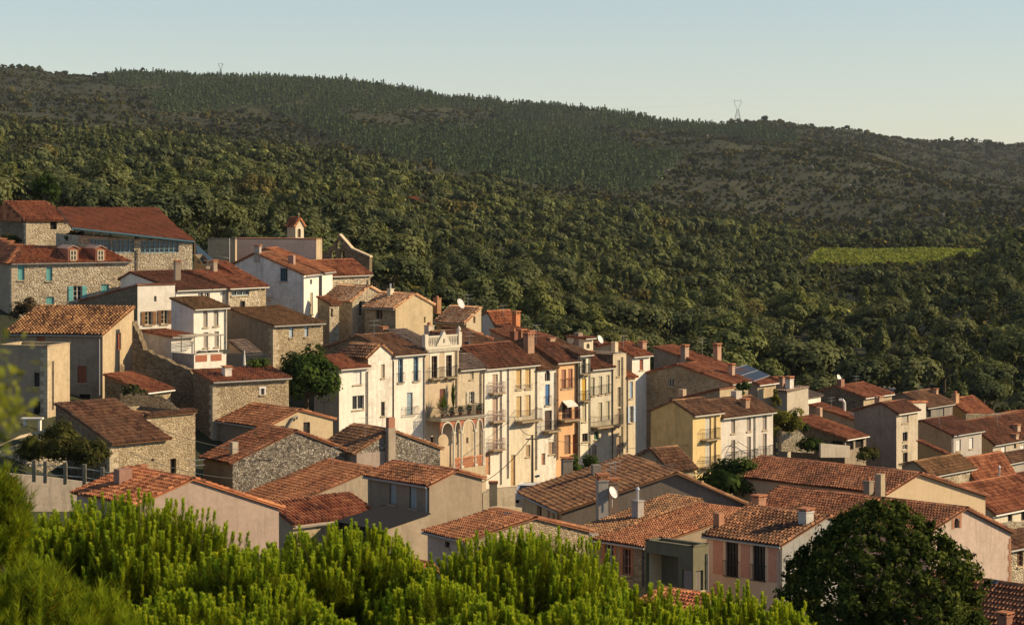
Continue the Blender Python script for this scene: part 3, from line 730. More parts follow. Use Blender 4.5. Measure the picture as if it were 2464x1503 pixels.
for ua, ub in ((163, 190), (229, 255)):
    p = h3.roofhit((ua+ub)/2, 630); k = K*p.y; wd = (ub-ua)*k*0.95; dR, dL, Z = h3.dR, h3.dL, V((0, 0, 1)); ht = 31*k
    mb = MB(); A = p-dR*(wd/2); Bp = p+dR*(wd/2)
    mb.prism([A-Z*0.3, Bp-Z*0.3, Bp+Z*ht, p+Z*(ht+0.22), A+Z*ht], dL*3.2, 0)
    dm = mb.build('dormer', paint((0.36, 0.15, 0.09), 0.9), h3.roofo, h3.org)
    mb = MB()
    for sgn in (-1, 1): mb.prism([p+Z*(ht+0.30)-dL*0.1, p+dR*(sgn*(wd/2+0.12))+Z*(ht+0.02)-dL*0.1, p+dR*(sgn*(wd/2+0.12))+Z*(ht+0.08)-dL*0.1, p+Z*(ht+0.38)-dL*0.1], dL*3.4)
    mb.build('dormer_roof', paint((0.55, 0.36, 0.26), 0.9), dm, h3.org)
    mb = MB(); ww, wh = wd*0.28, ht*0.38; c = p+Z*(ht*0.50)-dL*0.03
    for sgn in (-1, 0, 1): mb.box(c+dR*(sgn*ww), dR*0.05, dL*0.02, Z*wh)
    for sz in (-1, 0, 1): mb.box(c+Z*(sz*wh)-dL*0.004, dR*(ww+0.05), dL*0.02, Z*0.04)
    mb.build('window', paint((0.62, 0.52, 0.36)), dm, h3.org)
    mb = MB(); mb.box(c+dL*0.022, dR*ww, dL*0.004, Z*wh); mb.build('pane', glass(), dm, h3.org)
h4a = House('white_house', 'low white house under a wide red roof behind the white tower house', 225, 45, 423, 699, uR=546, g='L', apex=(314, 657), uL=290, vend=672, wm=pw, rm=TBRO,
            wins=[('R', 477, 703, 490, 720, 'w', WFR), ('R', 492, 703, 505, 720, 'w', WFR)], pipes=[('R', 538, 700, 730)])
h4b = House('stone_house', 'stone house with a strip of glazing under its red roof', 229, 50, 550, 694, uR=627, g='L', apex=(450, 654), uL=430, vend=660, wm=STL, rm=TRED,
            wins=[('R', 557, 697, 600, 711, 'w', (0.35, 0.45, 0.5), {'n': 2}), ('R', 578, 724, 590, 741, 'w', DKF)])
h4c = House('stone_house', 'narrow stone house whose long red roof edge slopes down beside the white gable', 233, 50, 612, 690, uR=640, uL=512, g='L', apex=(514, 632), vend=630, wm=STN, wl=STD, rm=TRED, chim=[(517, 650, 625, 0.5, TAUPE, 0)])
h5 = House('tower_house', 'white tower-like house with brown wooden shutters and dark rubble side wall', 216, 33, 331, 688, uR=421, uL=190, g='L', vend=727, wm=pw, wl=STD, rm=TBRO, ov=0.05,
           wins=[('R', 371, 712, 377, 725, 'h'), ('R', 349, 749, 366, 781, 'o', (0.26, 0.14, 0.06), {'frame': (0.5, 0.42, 0.3)}), ('R', 388, 746, 404, 779, 'o', (0.17, 0.09, 0.045), {'frame': (0.5, 0.42, 0.3)})], vbase=900)
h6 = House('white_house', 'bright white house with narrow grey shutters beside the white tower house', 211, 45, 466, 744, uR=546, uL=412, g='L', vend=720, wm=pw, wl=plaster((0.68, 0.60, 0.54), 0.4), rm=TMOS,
           wins=[('R', 489, 747, 500, 787, 'c', (0.36, 0.32, 0.27)), ('R', 514, 745, 526, 784, 'c', (0.36, 0.32, 0.27)), ('R', 490, 799, 501, 836, 'c', (0.36, 0.32, 0.27)), ('R', 516, 797, 527, 834, 'c', (0.36, 0.32, 0.27))],
           pipes=[('R', 542, 744, 850)])
h6b = House('lean_to', 'white lean-to with red tile roof in front of the white tower house', 205, 42, 412, 812, uR=466, uL=340, g='L', vend=798, wm=pw, wl=plaster((0.66, 0.6, 0.54), 0.7), rm=TRED)
h6c = House('terrace', 'white roof terrace with panels of pierced red brick under a slatted pergola', 203, 45, 467, 853, uR=535, uL=412, g='F', wm=pw, wl=pg, par=0.9, flat=plaster((0.4, 0.3, 0.22)), cat='terrace', W=None,
            wins=[('R', 470, 854, 498, 870, 'p', (0.36, 0.13, 0.07)), ('R', 507, 852, 533, 868, 'p', (0.36, 0.13, 0.07))])
mb = MB()
for p, q in ((0.1, 0.1), (h6c.W-0.1, 0.1), (0.1, h6c.L*0.6), (h6c.W-0.1, h6c.L*0.6)): mb.tube(h6c.pt(p, q, h6c.z0-0.8), h6c.pt(p, q, h6c.z0+1.5), 0.05, 0.05, 6)
for k in range(12): q = h6c.L*0.6*k/11; mb.tube(h6c.pt(-0.3, q, h6c.z0+1.55), h6c.pt(h6c.W+0.3, q, h6c.z0+1.5+0.02*(k % 3)), 0.03, 0.03, 5)
mb.build('pergola', paint((0.30, 0.26, 0.21)), h6c.root, h6c.org)
mb = MB()
for k in range(3): mb.box(h6c.pt(1.2+1.2*k, 0.5, h6c.z0+0.05), h6c.dR*0.4, h6c.dL*0.18, V((0, 0, 0.16)))
mb.build('planter', paint((0.05, 0.05, 0.04)), h6c.root, h6c.org)
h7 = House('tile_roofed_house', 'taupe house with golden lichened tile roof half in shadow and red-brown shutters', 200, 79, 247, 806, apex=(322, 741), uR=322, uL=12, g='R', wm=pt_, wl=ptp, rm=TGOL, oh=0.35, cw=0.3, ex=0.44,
           wins=[('L', 88, 806, 108, 832, 'd', RBR), ('L', 186, 880, 208, 921, 'c', RBR), ('R', 281, 801, 291, 842, 'd', RBR), ('L', 190, 948, 217, 975, 'h')], pipes=[('L', 240, 815, 950, (0.35, 0.35, 0.35))], vbase=985)
h8 = House('flat_roofed_annexe', 'taupe flat-roofed annexe with raised parapet against the house with golden tiles', 191, 74, 114, 833, uR=168, uL=-5, g='F', wm=pt_, wl=ptp, par=0.8, vbase=1030,
           wins=[('L', 82, 896, 95, 930, 'w', DKF), ('L', 80, 965, 97, 1000, 'h')], pipes=[('R', 126, 868, 985, (0.18, 0.16, 0.14))])
h9 = House('lean_to', 'small red tiled lean-to below the shadowed side of the house with golden tiles', 194, 60, 350, 944, uR=411, uL=252, g='L', vend=904, wm=STN, wl=STD, rm=TRED, gcol=(0.6, 0.58, 0.55), vbase=985)
h10 = House('stone_barn', 'stone barn with a long low brown tile roof above the hedge', 164, 45, 264, 1066, uR=402, uL=134, g='L', vend=974, wm=STN, wl=STD, rm=TBRN, oh=0.4, gut=False, cw=0.24, ex=0.5, chim=[(345, 1158, 1118, 0.5, (0.4, 0.28, 0.2), 0)], wins=[('R', 364, 1103, 370, 1109, 'h')])
h11 = House('roofless_building', 'roofless stone building with tile coping along its wall tops', 175, 45, 353, 1001, uR=470, uL=221, g='F', wm=STN, wl=STD, roof=False, gut=False, wins=[('R', 410, 1103, 424, 1138, 'h')])
h11.RM.slope([h11.pt(-0.15, -0.25, h11.z0), h11.pt(h11.W, -0.25, h11.z0), h11.pt(h11.W, 0.35, h11.z0+0.2), h11.pt(-0.15, 0.35, h11.z0+0.2)])
h11.RM.slope([h11.pt(-0.25, h11.L, h11.z0), h11.pt(-0.25, 0, h11.z0), h11.pt(0.35, 0, h11.z0+0.2), h11.pt(0.35, h11.L, h11.z0+0.2)])
h11.RM.build(TBRN, h11.root, h11.org, 'coping')
def rubble_wall(label, D, ang, pts, thick=0.6, mat=STN, name='stone_wall', cat='wall', holes=()):
    """a freestanding wall: outline in picture points on a vertical plane through the first point, turned by ang"""
    d = V((math.cos(R(ang)), math.sin(R(ang)), 0)); o = P(pts[0][0], 0, D); n = V((d.y, -d.x, 0))
    def q(u, v):
        c = (u-U0)*K; t = (c*o.y-o.x)/(d.x-c*d.y); y = o.y+d.y*t; return V((o.x+d.x*t, y, (VH-v)*K*y))
    P3 = [q(*p) for p in pts]; org = V((o.x, o.y, min(p.z for p in P3)))
    mb = MB(); mb.prism(P3, -n*thick, 0, [[q(*p) for p in h] for h in holes]); ob = mb.build(name, mat, None, org)
    return tag(ob, label, cat)
random.seed(3)
def ragged(pts, amp=3, n=5):
    out = []
    for (a, b), (c, d) in zip(pts[:-1], pts[1:]):
        for k in range(n): t = k/n; out.append((a+(c-a)*t, b+(d-b)*t+random.uniform(-amp, amp)))
    return out+[pts[-1]]
rubble_wall('tall ruined rubble wall stepping down below the white lean-to', 203, -12, [(318, 1010)]+ragged([(318, 775), (330, 800), (345, 838), (400, 866), (455, 888), (467, 905)], 4)+[(467, 1010)], 1.0, STD)
rubble_wall('broken inner wall of the roofless stone building', 186, 12, [(290, 1010)]+ragged([(290, 952), (325, 938), (350, 950), (400, 957), (430, 985), (460, 990)], 4)+[(460, 1010)], 0.8, STD)
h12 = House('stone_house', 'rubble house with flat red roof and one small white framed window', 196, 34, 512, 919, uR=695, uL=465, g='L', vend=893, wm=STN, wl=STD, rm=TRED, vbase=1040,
            wins=[('R', 627, 934, 636, 949, 'w', WFR, {'sur': paint((0.75, 0.73, 0.7)), 'sw': 0.12})], chim=[(548, 908, 880, 0.6, WHITE, 0)])
h12.skylight(536, 897, 553, 910, (0.7, 0.7, 0.68))
h13 = House('stone_house', 'stone house with two pale blue shutters and lichened brown roof', 222, 42, 657, 784, uR=777, uL=549, g='L', apex=(549, 744), wm=STN, wl=plaster(TAUPE, 1.0), rm=TMOS,
            wins=[('R', 696, 783, 706, 812, 'c', PBL), ('R', 733, 780, 742, 810, 'c', PBL)], vbase=860)
h13b = House('shed', 'small shed with grey sloping roof below the dark plastered gable', 214, 50, 585, 850, uR=622, uL=550, g='L', vend=822, wm=STN, wl=ptp, rm=TGRY, vbase=900)
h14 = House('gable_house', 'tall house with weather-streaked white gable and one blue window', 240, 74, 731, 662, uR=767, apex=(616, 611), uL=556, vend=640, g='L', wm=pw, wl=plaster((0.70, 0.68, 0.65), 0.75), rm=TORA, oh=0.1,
            wins=[('L', 674, 645, 692, 677, 'w', (0.06, 0.15, 0.24), {'n': 2}), ('R', 746, 672, 751, 684, 'h'), ('R', 746, 704, 753, 756, 'c', SHT)], chim=[(624, 612, 589, 0.55, GREY, 0), (706, 640, 614, 0.6, (0.4, 0.25, 0.2), 2)], vbase=760)
h14.railing('L', h14.tsolve('L', 656), h14.tsolve('L', 630), h14.zat('L', 3, 715), h14.zat('L', 3, 688), 0.6, (0.6, 0.6, 0.58), h14.root, 0.08)
h14b = House('red_roofed_house', 'house showing only a strip of red roof behind the streaked white gable', 249, 74, 775, 655, uR=800, apex=(640, 600), uL=585, vend=628, g='L', wm=pw, wl=pg, rm=TRED)
h15 = House('rendered_hall', 'long flat-topped building with blank pinkish rendered wall', 262, 76, 761, 574, uR=775, uL=563, g='F', wm=pt_, wl=plaster((0.76, 0.52, 0.38), 0.3), flat=TORA_P, cat='building')
h15b = House('rendered_annexe', 'tan rendered annexe with spiral stair rail beside the blank pinkish wall', 261, 76, 566, 574, uR=570, uL=500, g='F', wm=pt_, wl=pt_, cat='building')
mb = MB(); mb.tube(h15b.on('L', 556, 690, 0.5), h15b.on('L', 556, 573, 0.5), 0.06, 0.06, 6)
ps = [h15b.on('L', 540+15*math.cos(t), 640-18*t/6, 0.6+0.6*math.sin(t)) for t in np.linspace(0, 9, 28)]; mb.path(ps, 0.035, 5); mb.build('railing', metal((0.4, 0.38, 0.35)), h15b.root, h15b.org)
h16 = House('bell_turret', 'small cream bell turret with arched opening and red saddle roof above the pinkish wall', 268, 45, 711, 543, uR=731, uL=691, apex=(721, 526), vend=543, g='R', wm=pc, wl=pt_, rm=TRED, gut=False, oh=0.15, cat='turret', wins=[('R', 716, 550, 724, 571, 'a', (0.3, 0.2, 0.12))])
mb = MB(); _p = h16.pt(h16.W*0.4, 0, h16.prof[1][1]+0.1); mb.tube(_p, _p+V((0, 0, 0.6)), 0.05, 0.04, 5); mb.tube(_p+V((-0.14, -0.06, 0.4)), _p+V((0.14, 0.06, 0.4)), 0.04, 0.04, 5); mb.build('cross', plaster(TAN), h16.roofo, h16.org)
# church
h17 = House('church', 'stone church nave with red roof behind the blank arched bell gable', 252, 45, 764, 664, uR=891, apex=(720, 630), uL=690, vend=640, g='L', wm=STL, wl=STD, rm=TRED, cat='church', gcol=(0.5, 0.46, 0.4), pipes=[('R', 884, 672, 715)])
gab = rubble_wall('ruined stone bell gable with three open arches and sloping coping', 274, -20, [(762, 668), (762, 624), (782, 607), (800, 590), (811, 575), (815, 567), (820, 572), (846, 601), (866, 610), (889, 620), (889, 668)], 0.75, STD, 'bell_gable', 'bell gable',
    holes=[[(808, 598), (808, 585), (810, 579), (814, 577), (818, 579), (820, 585), (820, 598)], [(794, 626), (794, 609), (796, 604), (801, 601), (805, 604), (807, 609), (807, 626)], [(817, 626), (817, 609), (819, 604), (824, 601), (828, 604), (831, 609), (831, 626)]])
d_ = V((math.cos(R(-20)), math.sin(R(-20)), 0)); o_ = P(762, 0, 274); mb = MB(); n_ = V((d_.y, -d_.x, 0))
def _gq(u, v):
    c = (u-U0)*K; t = (c*o_.y-o_.x)/(d_.x-c*d_.y); y = o_.y+d_.y*t; return V((o_.x+d_.x*t, y, (VH-v)*K*y))
for a, b in (((816, 566), (846, 600)), ((846, 600), (890, 619))):
    A, B_ = _gq(*a), _gq(*b); mb.prism([A, B_, B_+V((0, 0, 0.15)), A+V((0, 0, 0.15))], -n_*0.8)
cp = mb.build('coping', plaster((0.6, 0.47, 0.32)), gab, gab.location)
h18 = House('chapel', 'stone chapel with narrow arched window and pale orange roof', 243, 45, 848, 724, uR=921, apex=(888, 690), vend=709, uL=778, g='R', wm=STL, wl=STN, rm=TPAL, cat='chapel', wins=[('R', 863, 724, 872, 759, 'a', (0.2, 0.16, 0.1))], vbase=830, gut=False)
h18b = House('stone_annexe', 'narrow stone annexe with small red roof beside the chapel', 240, 50, 793, 732, uR=816, uL=764, g='L', vend=716, wm=STL, wl=STN, rm=TORA, wins=[('R', 796, 742, 801, 762, 'h')], gut=False, vbase=830)
h19 = House('plastered_house', 'house with smooth tan gable, stone flank and pale orange tiles', 239, 47, 952, 741, uR=1041, apex=(997, 708), vend=733, uL=878, g='R', wm=plaster((0.56, 0.44, 0.27), 0.5), wl=STN, rm=TPAL, wins=[('L', 905, 745, 921, 768, 'w', BRN), ('R', 1020, 762, 1024, 776, 'h')], chim=[(942, 712, 690, 0.5, CREAM, 3)])
h19.skylight(938, 714, 946, 722)
h20 = House('plastered_house', 'low house with pale patched tiles and a big white dish on the ridge', 246, 47, 1122, 775, uR=1158, apex=(1158, 741), uL=1050, g='R', wm=plaster((0.56, 0.45, 0.30), 0.5), wl=STN, rm=TPAL, wins=[('R', 1139, 761, 1144, 777, 'h')], chim=[(1055, 736, 712, 0.6, (0.4, 0.2, 0.1), 1)])
h20.dish(1107, 752, 0.55); h20.aerial(1126, 745, 1.6)
h21 = House('tan_house', 'tan house with dark rubble flank and roof edge falling toward the red roofs', 233, 46, 1123, 793, uR=1181, vend=817, uL=1064, g='R', wm=plaster((0.54, 0.42, 0.26), 0.5), wl=STD, rm=TBRO, gut=False, chim=[(1153, 838, 800, 0.5, (0.42, 0.24, 0.14), 0, 0.45)])
h21b = House('low_house', 'brown roof squeezed between the ornate parapet and the tan house', 226, 48, 1108, 830, uR=1180, apex=(1040, 800), uL=1010, vend=815, g='L', wm=ptp, rm=TBRN, chim=[(1130, 838, 822, 0.5, DKF, 2)])
h22 = House('red_roofed_house', 'red roofed house with white gable and tall orange brick chimney', 276, 50, 1190, 781, uR=1242, apex=(1172, 751), uL=1160, vend=760, g='L', wm=pt_, wl=pw, rm=TRED)
h22b = House('red_roofed_house', 'lower red roof beside the tall orange brick chimney', 268, 50, 1291, 810, uR=1317, uL=1190, g='L', vend=784, wm=pt_, wl=ptp, rm=TRED, chim=[(1245, 785, 748, 0.75, (0.55, 0.22, 0.10), 0)])
h22c = House('pink_gabled_house', 'house with pinkish sloping gable and orange roof behind the crowd of chimneys', 250, 52, 1246, 826, uR=1290, apex=(1185, 795), uL=1180, vend=800, g='L', wm=ppk, wl=ppk, rm=TORA, chim=[(1240, 826, 790, 0.6, (0.22, 0.09, 0.06), 1), (1258, 826, 792, 0.8, (0.42, 0.19, 0.1), 0), (1278, 830, 795, 0.7, (0.30, 0.2, 0.15), 0)])

# --- the tall row on the street
ST0 = plaster((0.36, 0.30, 0.24), 0.6)
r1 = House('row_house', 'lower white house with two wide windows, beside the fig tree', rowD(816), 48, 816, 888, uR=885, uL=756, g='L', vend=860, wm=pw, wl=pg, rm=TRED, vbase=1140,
           wins=[('R', 850, 891, 870, 925, 'c', (0.72, 0.70, 0.66)), ('R', 848, 951, 876, 985, 'w', WFR, {'n': 1, 'hb': 0})], pipes=[('R', 882, 893, 1100)])
r2 = House('row_house', 'narrow stained white house with pointed gable facing the street', rowD(886)+0.1, 48, 886, 860, uR=944, apex=(916, 831), vend=855, uL=818, g='R', wm=pwd, wl=STN, rm=TBRN, vbase=1140, gut=False, cw=0.3, ex=0.45,
           wins=[('R', 917, 876, 926, 909, 'c', SHT), ('R', 917, 966, 926, 1000, 'w', DKF, {'n': 2})])
r3 = House('row_house', 'white house with blue glazed French windows and flower boxes', rowD(946)+0.2, 48, 946, 855, uR=1023, apex=(862, 809), uL=770, vend=840, g='L', wm=plaster(WHITE, 0.45), wl=STD, rm=TBRN, vbase=1150,
           wins=[('R', 958, 862, 970, 921, 'w', BLU, {'rail': {'h': 0.9}}), ('R', 995, 858, 1007, 917, 'w', BLU, {'rail': {'h': 0.9}}), ('R', 979, 944, 993, 998, 'd', (0.25, 0.33, 0.38), {'rail': {'h': 0.75, 'out': 0.3, 'pad': 0.5, 'c': (0.2, 0.16, 0.13)}})],
           pipes=[('R', 942+3, 868, 1060, (0.08, 0.07, 0.06)), ('R', 1020, 860, 1060, (0.5, 0.46, 0.4))], chim=[(868, 826, 804, 0.5, (0.5, 0.3, 0.18), 2), (858, 820, 803, 0.4, (0.4, 0.2, 0.1), 1)])
r3b = House('grey_roofed_house', 'house with pale greyish tiles behind the balustraded parapet', rowD(1000)+9, 48, 1018, 838, uR=1060, apex=(930, 797), uL=905, vend=812, g='L', wm=ptp, rm=TGRY, chim=[(1036, 808, 776, 0.75, (0.55, 0.45, 0.34), 1), (925, 800, 785, 0.6, (0.45, 0.22, 0.12), 0)])
r4 = House('ornate_house', 'ornate tan townhouse with balustraded parapet, arcade and planted balcony', rowD(1023), 48, 1023, 838, uR=1104, L=7, g='F', wm=plaster((0.56, 0.44, 0.30), 0.4), wl=STN, flat=TBRN, vbase=1190, par=0.0,
           wins=[('R', 1038, 856, 1052, 909, 'w', (0.16, 0.10, 0.07), {'sur': paint((0.72, 0.66, 0.54), 0.8), 'sw': 0.22, 'rail': {'out': 0.5, 'h': 0.95, 'pad': 0.3, 'slab': 0.1}}),
                 ('R', 1073, 854, 1087, 906, 'w', (0.16, 0.10, 0.07), {'sur': paint((0.72, 0.66, 0.54), 0.8), 'sw': 0.22, 'rail': {'out': 0.5, 'h': 0.95, 'pad': 0.3, 'slab': 0.1}}),
                 ('R', 1058, 935, 1072, 984, 'd', (0.16, 0.05, 0.04)), ('R', 1036, 1050, 1046, 1110, 'h')], pipes=[('R', 1098, 845, 980, (0.3, 0.28, 0.25))])
# parapet: cornice, dentils, balusters, pediment, piers
s = r4; pm_ = paint((0.64, 0.58, 0.47), 0.85); k = K*s.C.y; Wd = s.W; zc = s.z0
mb = MB()
s.B(mb, 'R', -0.1, Wd+0.1, zc-0.10, zc+0.12, 0.0, 0.22); s.B(mb, 'R', 0, Wd, zc-0.42, zc-0.10, 0.0, 0.06)
for i in range(26): t = 0.15+(Wd-0.3)*i/25; s.B(mb, 'R', t-0.05, t+0.05, zc-0.38, zc-0.1, 0.062, 0.2)
s.B(mb, 'R', 0, Wd, zc+0.95, zc+1.08, -0.12, 0.12)
for i in range(18):
    t = 0.35+(Wd-0.7)*i/17; q0 = s.C+s.dR*t; q0.z = zc+0.12
    mb.tube(q0, q0+V((0, 0, 0.40)), 0.10, 0.06, 6); mb.tube(q0+V((0, 0, 0.40)), q0+V((0, 0, 0.83)), 0.06, 0.10, 6)
for t in (0.0, Wd): s.B(mb, 'R', t-0.2, t+0.2, zc+0.1, zc+1.25, -0.2, 0.2)
par_ = mb.build('parapet', pm_, s.root, s.org)
mb = MB(); q = lambda t, z, o: (lambda x: V((x.x, x.y, z)))(s.C+s.dR*t+s.nR*o)
mb.prism([q(Wd*0.28, zc+0.13, 0.26), q(Wd*0.72, zc+0.13, 0.26), q(Wd*0.5, zc+1.5, 0.26)], -s.nR*0.3)
ped = mb.build('pediment', pm_, s.root, s.org)
mb = MB(); c = q(Wd*0.5, zc+0.6, 0.28); mb.box(c, s.dR*0.10, s.nR*0.02, V((0, 0, 0.18))); mb.build('ornament', paint((0.3, 0.26, 0.2)), ped, s.org)
mb = MB()
for t in (Wd,):
    q0 = q(t, zc+1.25, 0); mb.tube(q0, q0+V((0, 0, 0.3)), 0.12, 0.2, 8); mb.tube(q0+V((0, 0, 0.3)), q0+V((0, 0, 0.55)), 0.2, 0.06, 8)
mb.build('urn', pm_, s.root, s.org)
# balcony and arcade, standing in front of the ornate house and the tan house beside it
tA, tB = s.tsolve('R', 1027), s.tsolve('R', 1131); OUT = 1.7; zt = s.zat('R', Wd*0.6, 1006); zb_ = s.zat('R', Wd*0.6, 1122)
mb = MB(); s.B(mb, 'R', tA-0.1, tB+0.1, zt-0.02, zt+0.22, 0.0, OUT+0.15); s.B(mb, 'R', tA-0.15, tB+0.15, zt+0.14, zt+0.2, 0.02, OUT+0.25)
bal = mb.build('balcony', plaster((0.42, 0.37, 0.29), 0.8), s.root, s.org)
s.railing('R', tA, tB, zt+0.25, zt+1.2, OUT, (0.09, 0.085, 0.075), bal, 0, 1)
n = 4; cols = [tA+(tB-tA)*x for x in (0.30, 0.48, 0.80, 0.985)]
mb = MB()
def qo(t, z, o): x = s.C+s.dR*t+s.nR*o; return V((x.x, x.y, z))
zbase = s.zb
for t in cols:
    mb.tube(qo(t, zb_, OUT), qo(t, zt-1.2, OUT), 0.10, 0.09, 8); mb.box(qo(t, zb_+0.1, OUT), s.dR*0.17, s.nR*0.17, V((0, 0, 0.1))); mb.box(qo(t, zt-1.15, OUT), s.dR*0.16, s.nR*0.16, V((0, 0, 0.09)))
arc = mb.build('column', paint((0.62, 0.57, 0.47), 0.8), s.root, s.org); arc['kind'] = 'thing'
mb = MB(); mw_ = MB()
def arch(ta, tb, o):
    r = (tb-ta)/2-0.1; tm = (ta+tb)/2; zs = zt-1.1; top = zt-0.02; H = top-zs-0.12; pts = [(ta, zs), (ta, top), (tb, top), (tb, zs), (tm+r, zs)]
    for x in np.linspace(0, math.pi, 13)[1:-1]: pts.append((tm+r*math.cos(x), zs+H*(math.sin(x)**0.8)))
    pts.append((tm-r, zs)); mb.prism([qo(a, b, o) for a, b in pts], -s.nR*0.14)
    ring = [qo(tm+r*math.cos(x), zs+H*(math.sin(x)**0.8 if 0 < x < math.pi else 0), o+0.03) for x in np.linspace(0, math.pi, 13)]; mw_.path(ring, 0.075, 5)
arch(tA, cols[0], OUT); arch(cols[0], cols[1], OUT); arch(cols[1], cols[2], OUT); arch(cols[2], cols[3], OUT)
ar = mb.build('arcade', paint((0.38, 0.14, 0.07), 0.9), s.root, s.org); mw_.build('arch_moulding', paint((0.70, 0.65, 0.54), 0.8), ar, s.org)
mb = MB(); s.B(mb, 'R', tA-0.1, tB+0.1, zbase, zb_-0.02, 0.05, OUT+0.2); mb.build('plinth', plaster((0.52, 0.42, 0.28), 0.5), s.root, s.org)
mb = MB()
for ta, tb in zip(cols[:-1], cols[1:]):
    s.B(mb, 'R', ta+0.1, tb-0.1, zb_+0.85, zb_+0.95, OUT-0.07, OUT+0.07)
    nx = int((tb-ta)/0.2)
    for i in range(nx):
        for j in range(4):
            t = ta+0.16+(tb-ta-0.32)*(i+0.5*(j % 2))/nx; s.B(mb, 'R', t-0.045, t+0.045, zb_+0.02+0.21*j, zb_+0.2+0.21*j, OUT-0.05, OUT+0.05)
mb.build('balustrade', paint((0.55, 0.24, 0.13), 0.9), s.root, s.org)
# things on the balcony
def plant(name, label, base, hgt, wd, n, cat='plant', mat=None, leafw=0.12, up=0.6, pot=(0.4, 0.18, 0.1), grp=None):
    o = empty(name, base, label, cat, grp)
    if pot: mb = MB(); mb.tube(base, V(base)+V((0, 0, 0.32)), 0.13, 0.2, 8); mb.build('pot', paint(pot, 0.9), o, base)
    vs = []; rr = []
    b0 = V(base)+V((0, 0, 0.3 if pot else 0))
    for i in range(n):
        d = V((random.gauss(0, 1), random.gauss(0, 1), abs(random.gauss(0, 1))*up+up*0.5)).normalized(); L_ = random.uniform(0.5, 1); a = b0+V((0, 0, hgt*0.35*random.random())); e = a+V((d.x*wd*0.5*L_, d.y*wd*0.5*L_, d.z*hgt*0.7*L_)); sd = d.cross(V((random.random(), random.random(), 0.3))).normalized()*leafw*0.5
        m = a.lerp(e, 0.55); vs += [a-sd*0.3, m-sd, e, m+sd]; rr.append(random.random())
    me = np_mesh('foliage', np.array([tuple(x-V(base)) for x in vs]), 4, {'rnd': rr, 'tr': [0.5]*len(rr)}, [mat or LEAF_G]); link('foliage', me, o); return o
LEAF_G = leafmat('garden_leaf', [(0, (0.03, 0.05, 0.012)), (0.5, (0.07, 0.11, 0.025)), (1, (0.14, 0.18, 0.04))], 0.35)
LEAF_Y = leafmat('vine_leaf', [(0, (0.06, 0.07, 0.015)), (0.5, (0.16, 0.16, 0.03)), (1, (0.30, 0.27, 0.05))], 0.35)
plant('palm_plant', 'spiky palm in a pot on the ornate balcony', qo(tA+1.0, zt+0.23, OUT*0.6), 2.3, 2.0, 120, 'palm', None, 0.07, 0.8)
plant('climbing_plant', 'thin bright green climber on the wall above the ornate balcony', qo(tA+(tB-tA)*0.52, zt+0.23, 0.45), 3.4, 0.6, 90, 'plant', None, 0.14, 1.6)
for i in range(4): plant('potted_plant', ['small potted shrub by the palm on the ornate balcony', 'low potted flowers in the middle of the ornate balcony', 'bushy potted plant beside the green climber', 'dark potted plant at the far end of the ornate balcony'][i], qo(tA+1.9+1.15*i, zt+0.23, OUT*0.75), 0.9, 0.8, 60)
def lantern_row(): pass
r5 = House('row_house', 'plain tan house with grey tiles beside the ornate townhouse', rowD(1104)+0.15, 48, 1104, 888, uR=1166, apex=(1066, 858), uL=1040, vend=866, g='L', wm=plaster((0.58, 0.48, 0.34), 0.65), wl=STN, rm=TGRY, vbase=1190,
           wins=[('R', 1130, 893, 1140, 912, 'c', (0.45, 0.38, 0.28)), ('R', 1128, 942, 1140, 971, 'o', (0.5, 0.45, 0.35)), ('R', 1122, 1052, 1127, 1066, 'h')], pipes=[('R', 1156, 895, 1140)])
r6 = House('row_house', 'pinkish white house with a column of pale iron balconies', rowD(1166), 48, 1166, 885, uR=1228, apex=(1106, 835), uL=1060, vend=850, g='L', wm=plaster((0.78, 0.70, 0.58), 0.3), wl=STN, rm=TBRO, vbase=1190,
           wins=[('R', 1185, v1, 1198, v2, 'c', (0.46, 0.34, 0.26), {'sill': False, 'rail': {'out': 0.55, 'h': 1.0, 'pad': 0.45, 'slab': 0.12, 'c': (0.55, 0.42, 0.36), 'style': 1}}) for v1, v2 in ((900, 944), (954, 1012), (1018, 1080))]+[('R', 1168, 1087, 1180, 1142, 'd', (0.50, 0.26, 0.14))],
           pipes=[('R', 1205, 890, 1165), ('R', 1222, 885, 1150)])
r7 = House('row_house', 'cream house with ochre shutters and one long iron balcony', rowD(1228), 48, 1228, 880, uR=1292, apex=(1164, 829), uL=1120, vend=845, g='L', wm=plaster((0.71, 0.62, 0.46), 0.5), wl=STN, rm=TBRO, vbase=1190,
           wins=[('R', 1242, 888, 1255, 937, 'c', (0.56, 0.38, 0.16), {'rail': {'h': 0.45, 'out': 0.12, 'c': (0.5, 0.47, 0.42)}}), ('R', 1264, 886, 1277, 935, 'c', (0.56, 0.38, 0.16), {'rail': {'h': 0.45, 'out': 0.12, 'c': (0.5, 0.47, 0.42)}}),
                 ('R', 1242, 953, 1255, 1003, 'c', (0.56, 0.40, 0.20), {'sill': False}), ('R', 1264, 950, 1277, 1000, 'c', (0.56, 0.40, 0.20), {'sill': False}),
                 ('R', 1227.5, 1094, 1240, 1168, 'd', (0.45, 0.30, 0.14)), ('R', 1265, 1070, 1276, 1098, 'c', (0.45, 0.33, 0.2))],
           pipes=[('R', 1290, 890, 1130)], chim=[(1276, 838, 800, 0.9, (0.42, 0.26, 0.17), 0)])
r7.railing('R', r7.tsolve('R', 1239), r7.tsolve('R', 1289), r7.zat('R', 3, 1008), r7.zat('R', 3, 982), 0.9, (0.16, 0.14, 0.12), r7.root, 0.14)
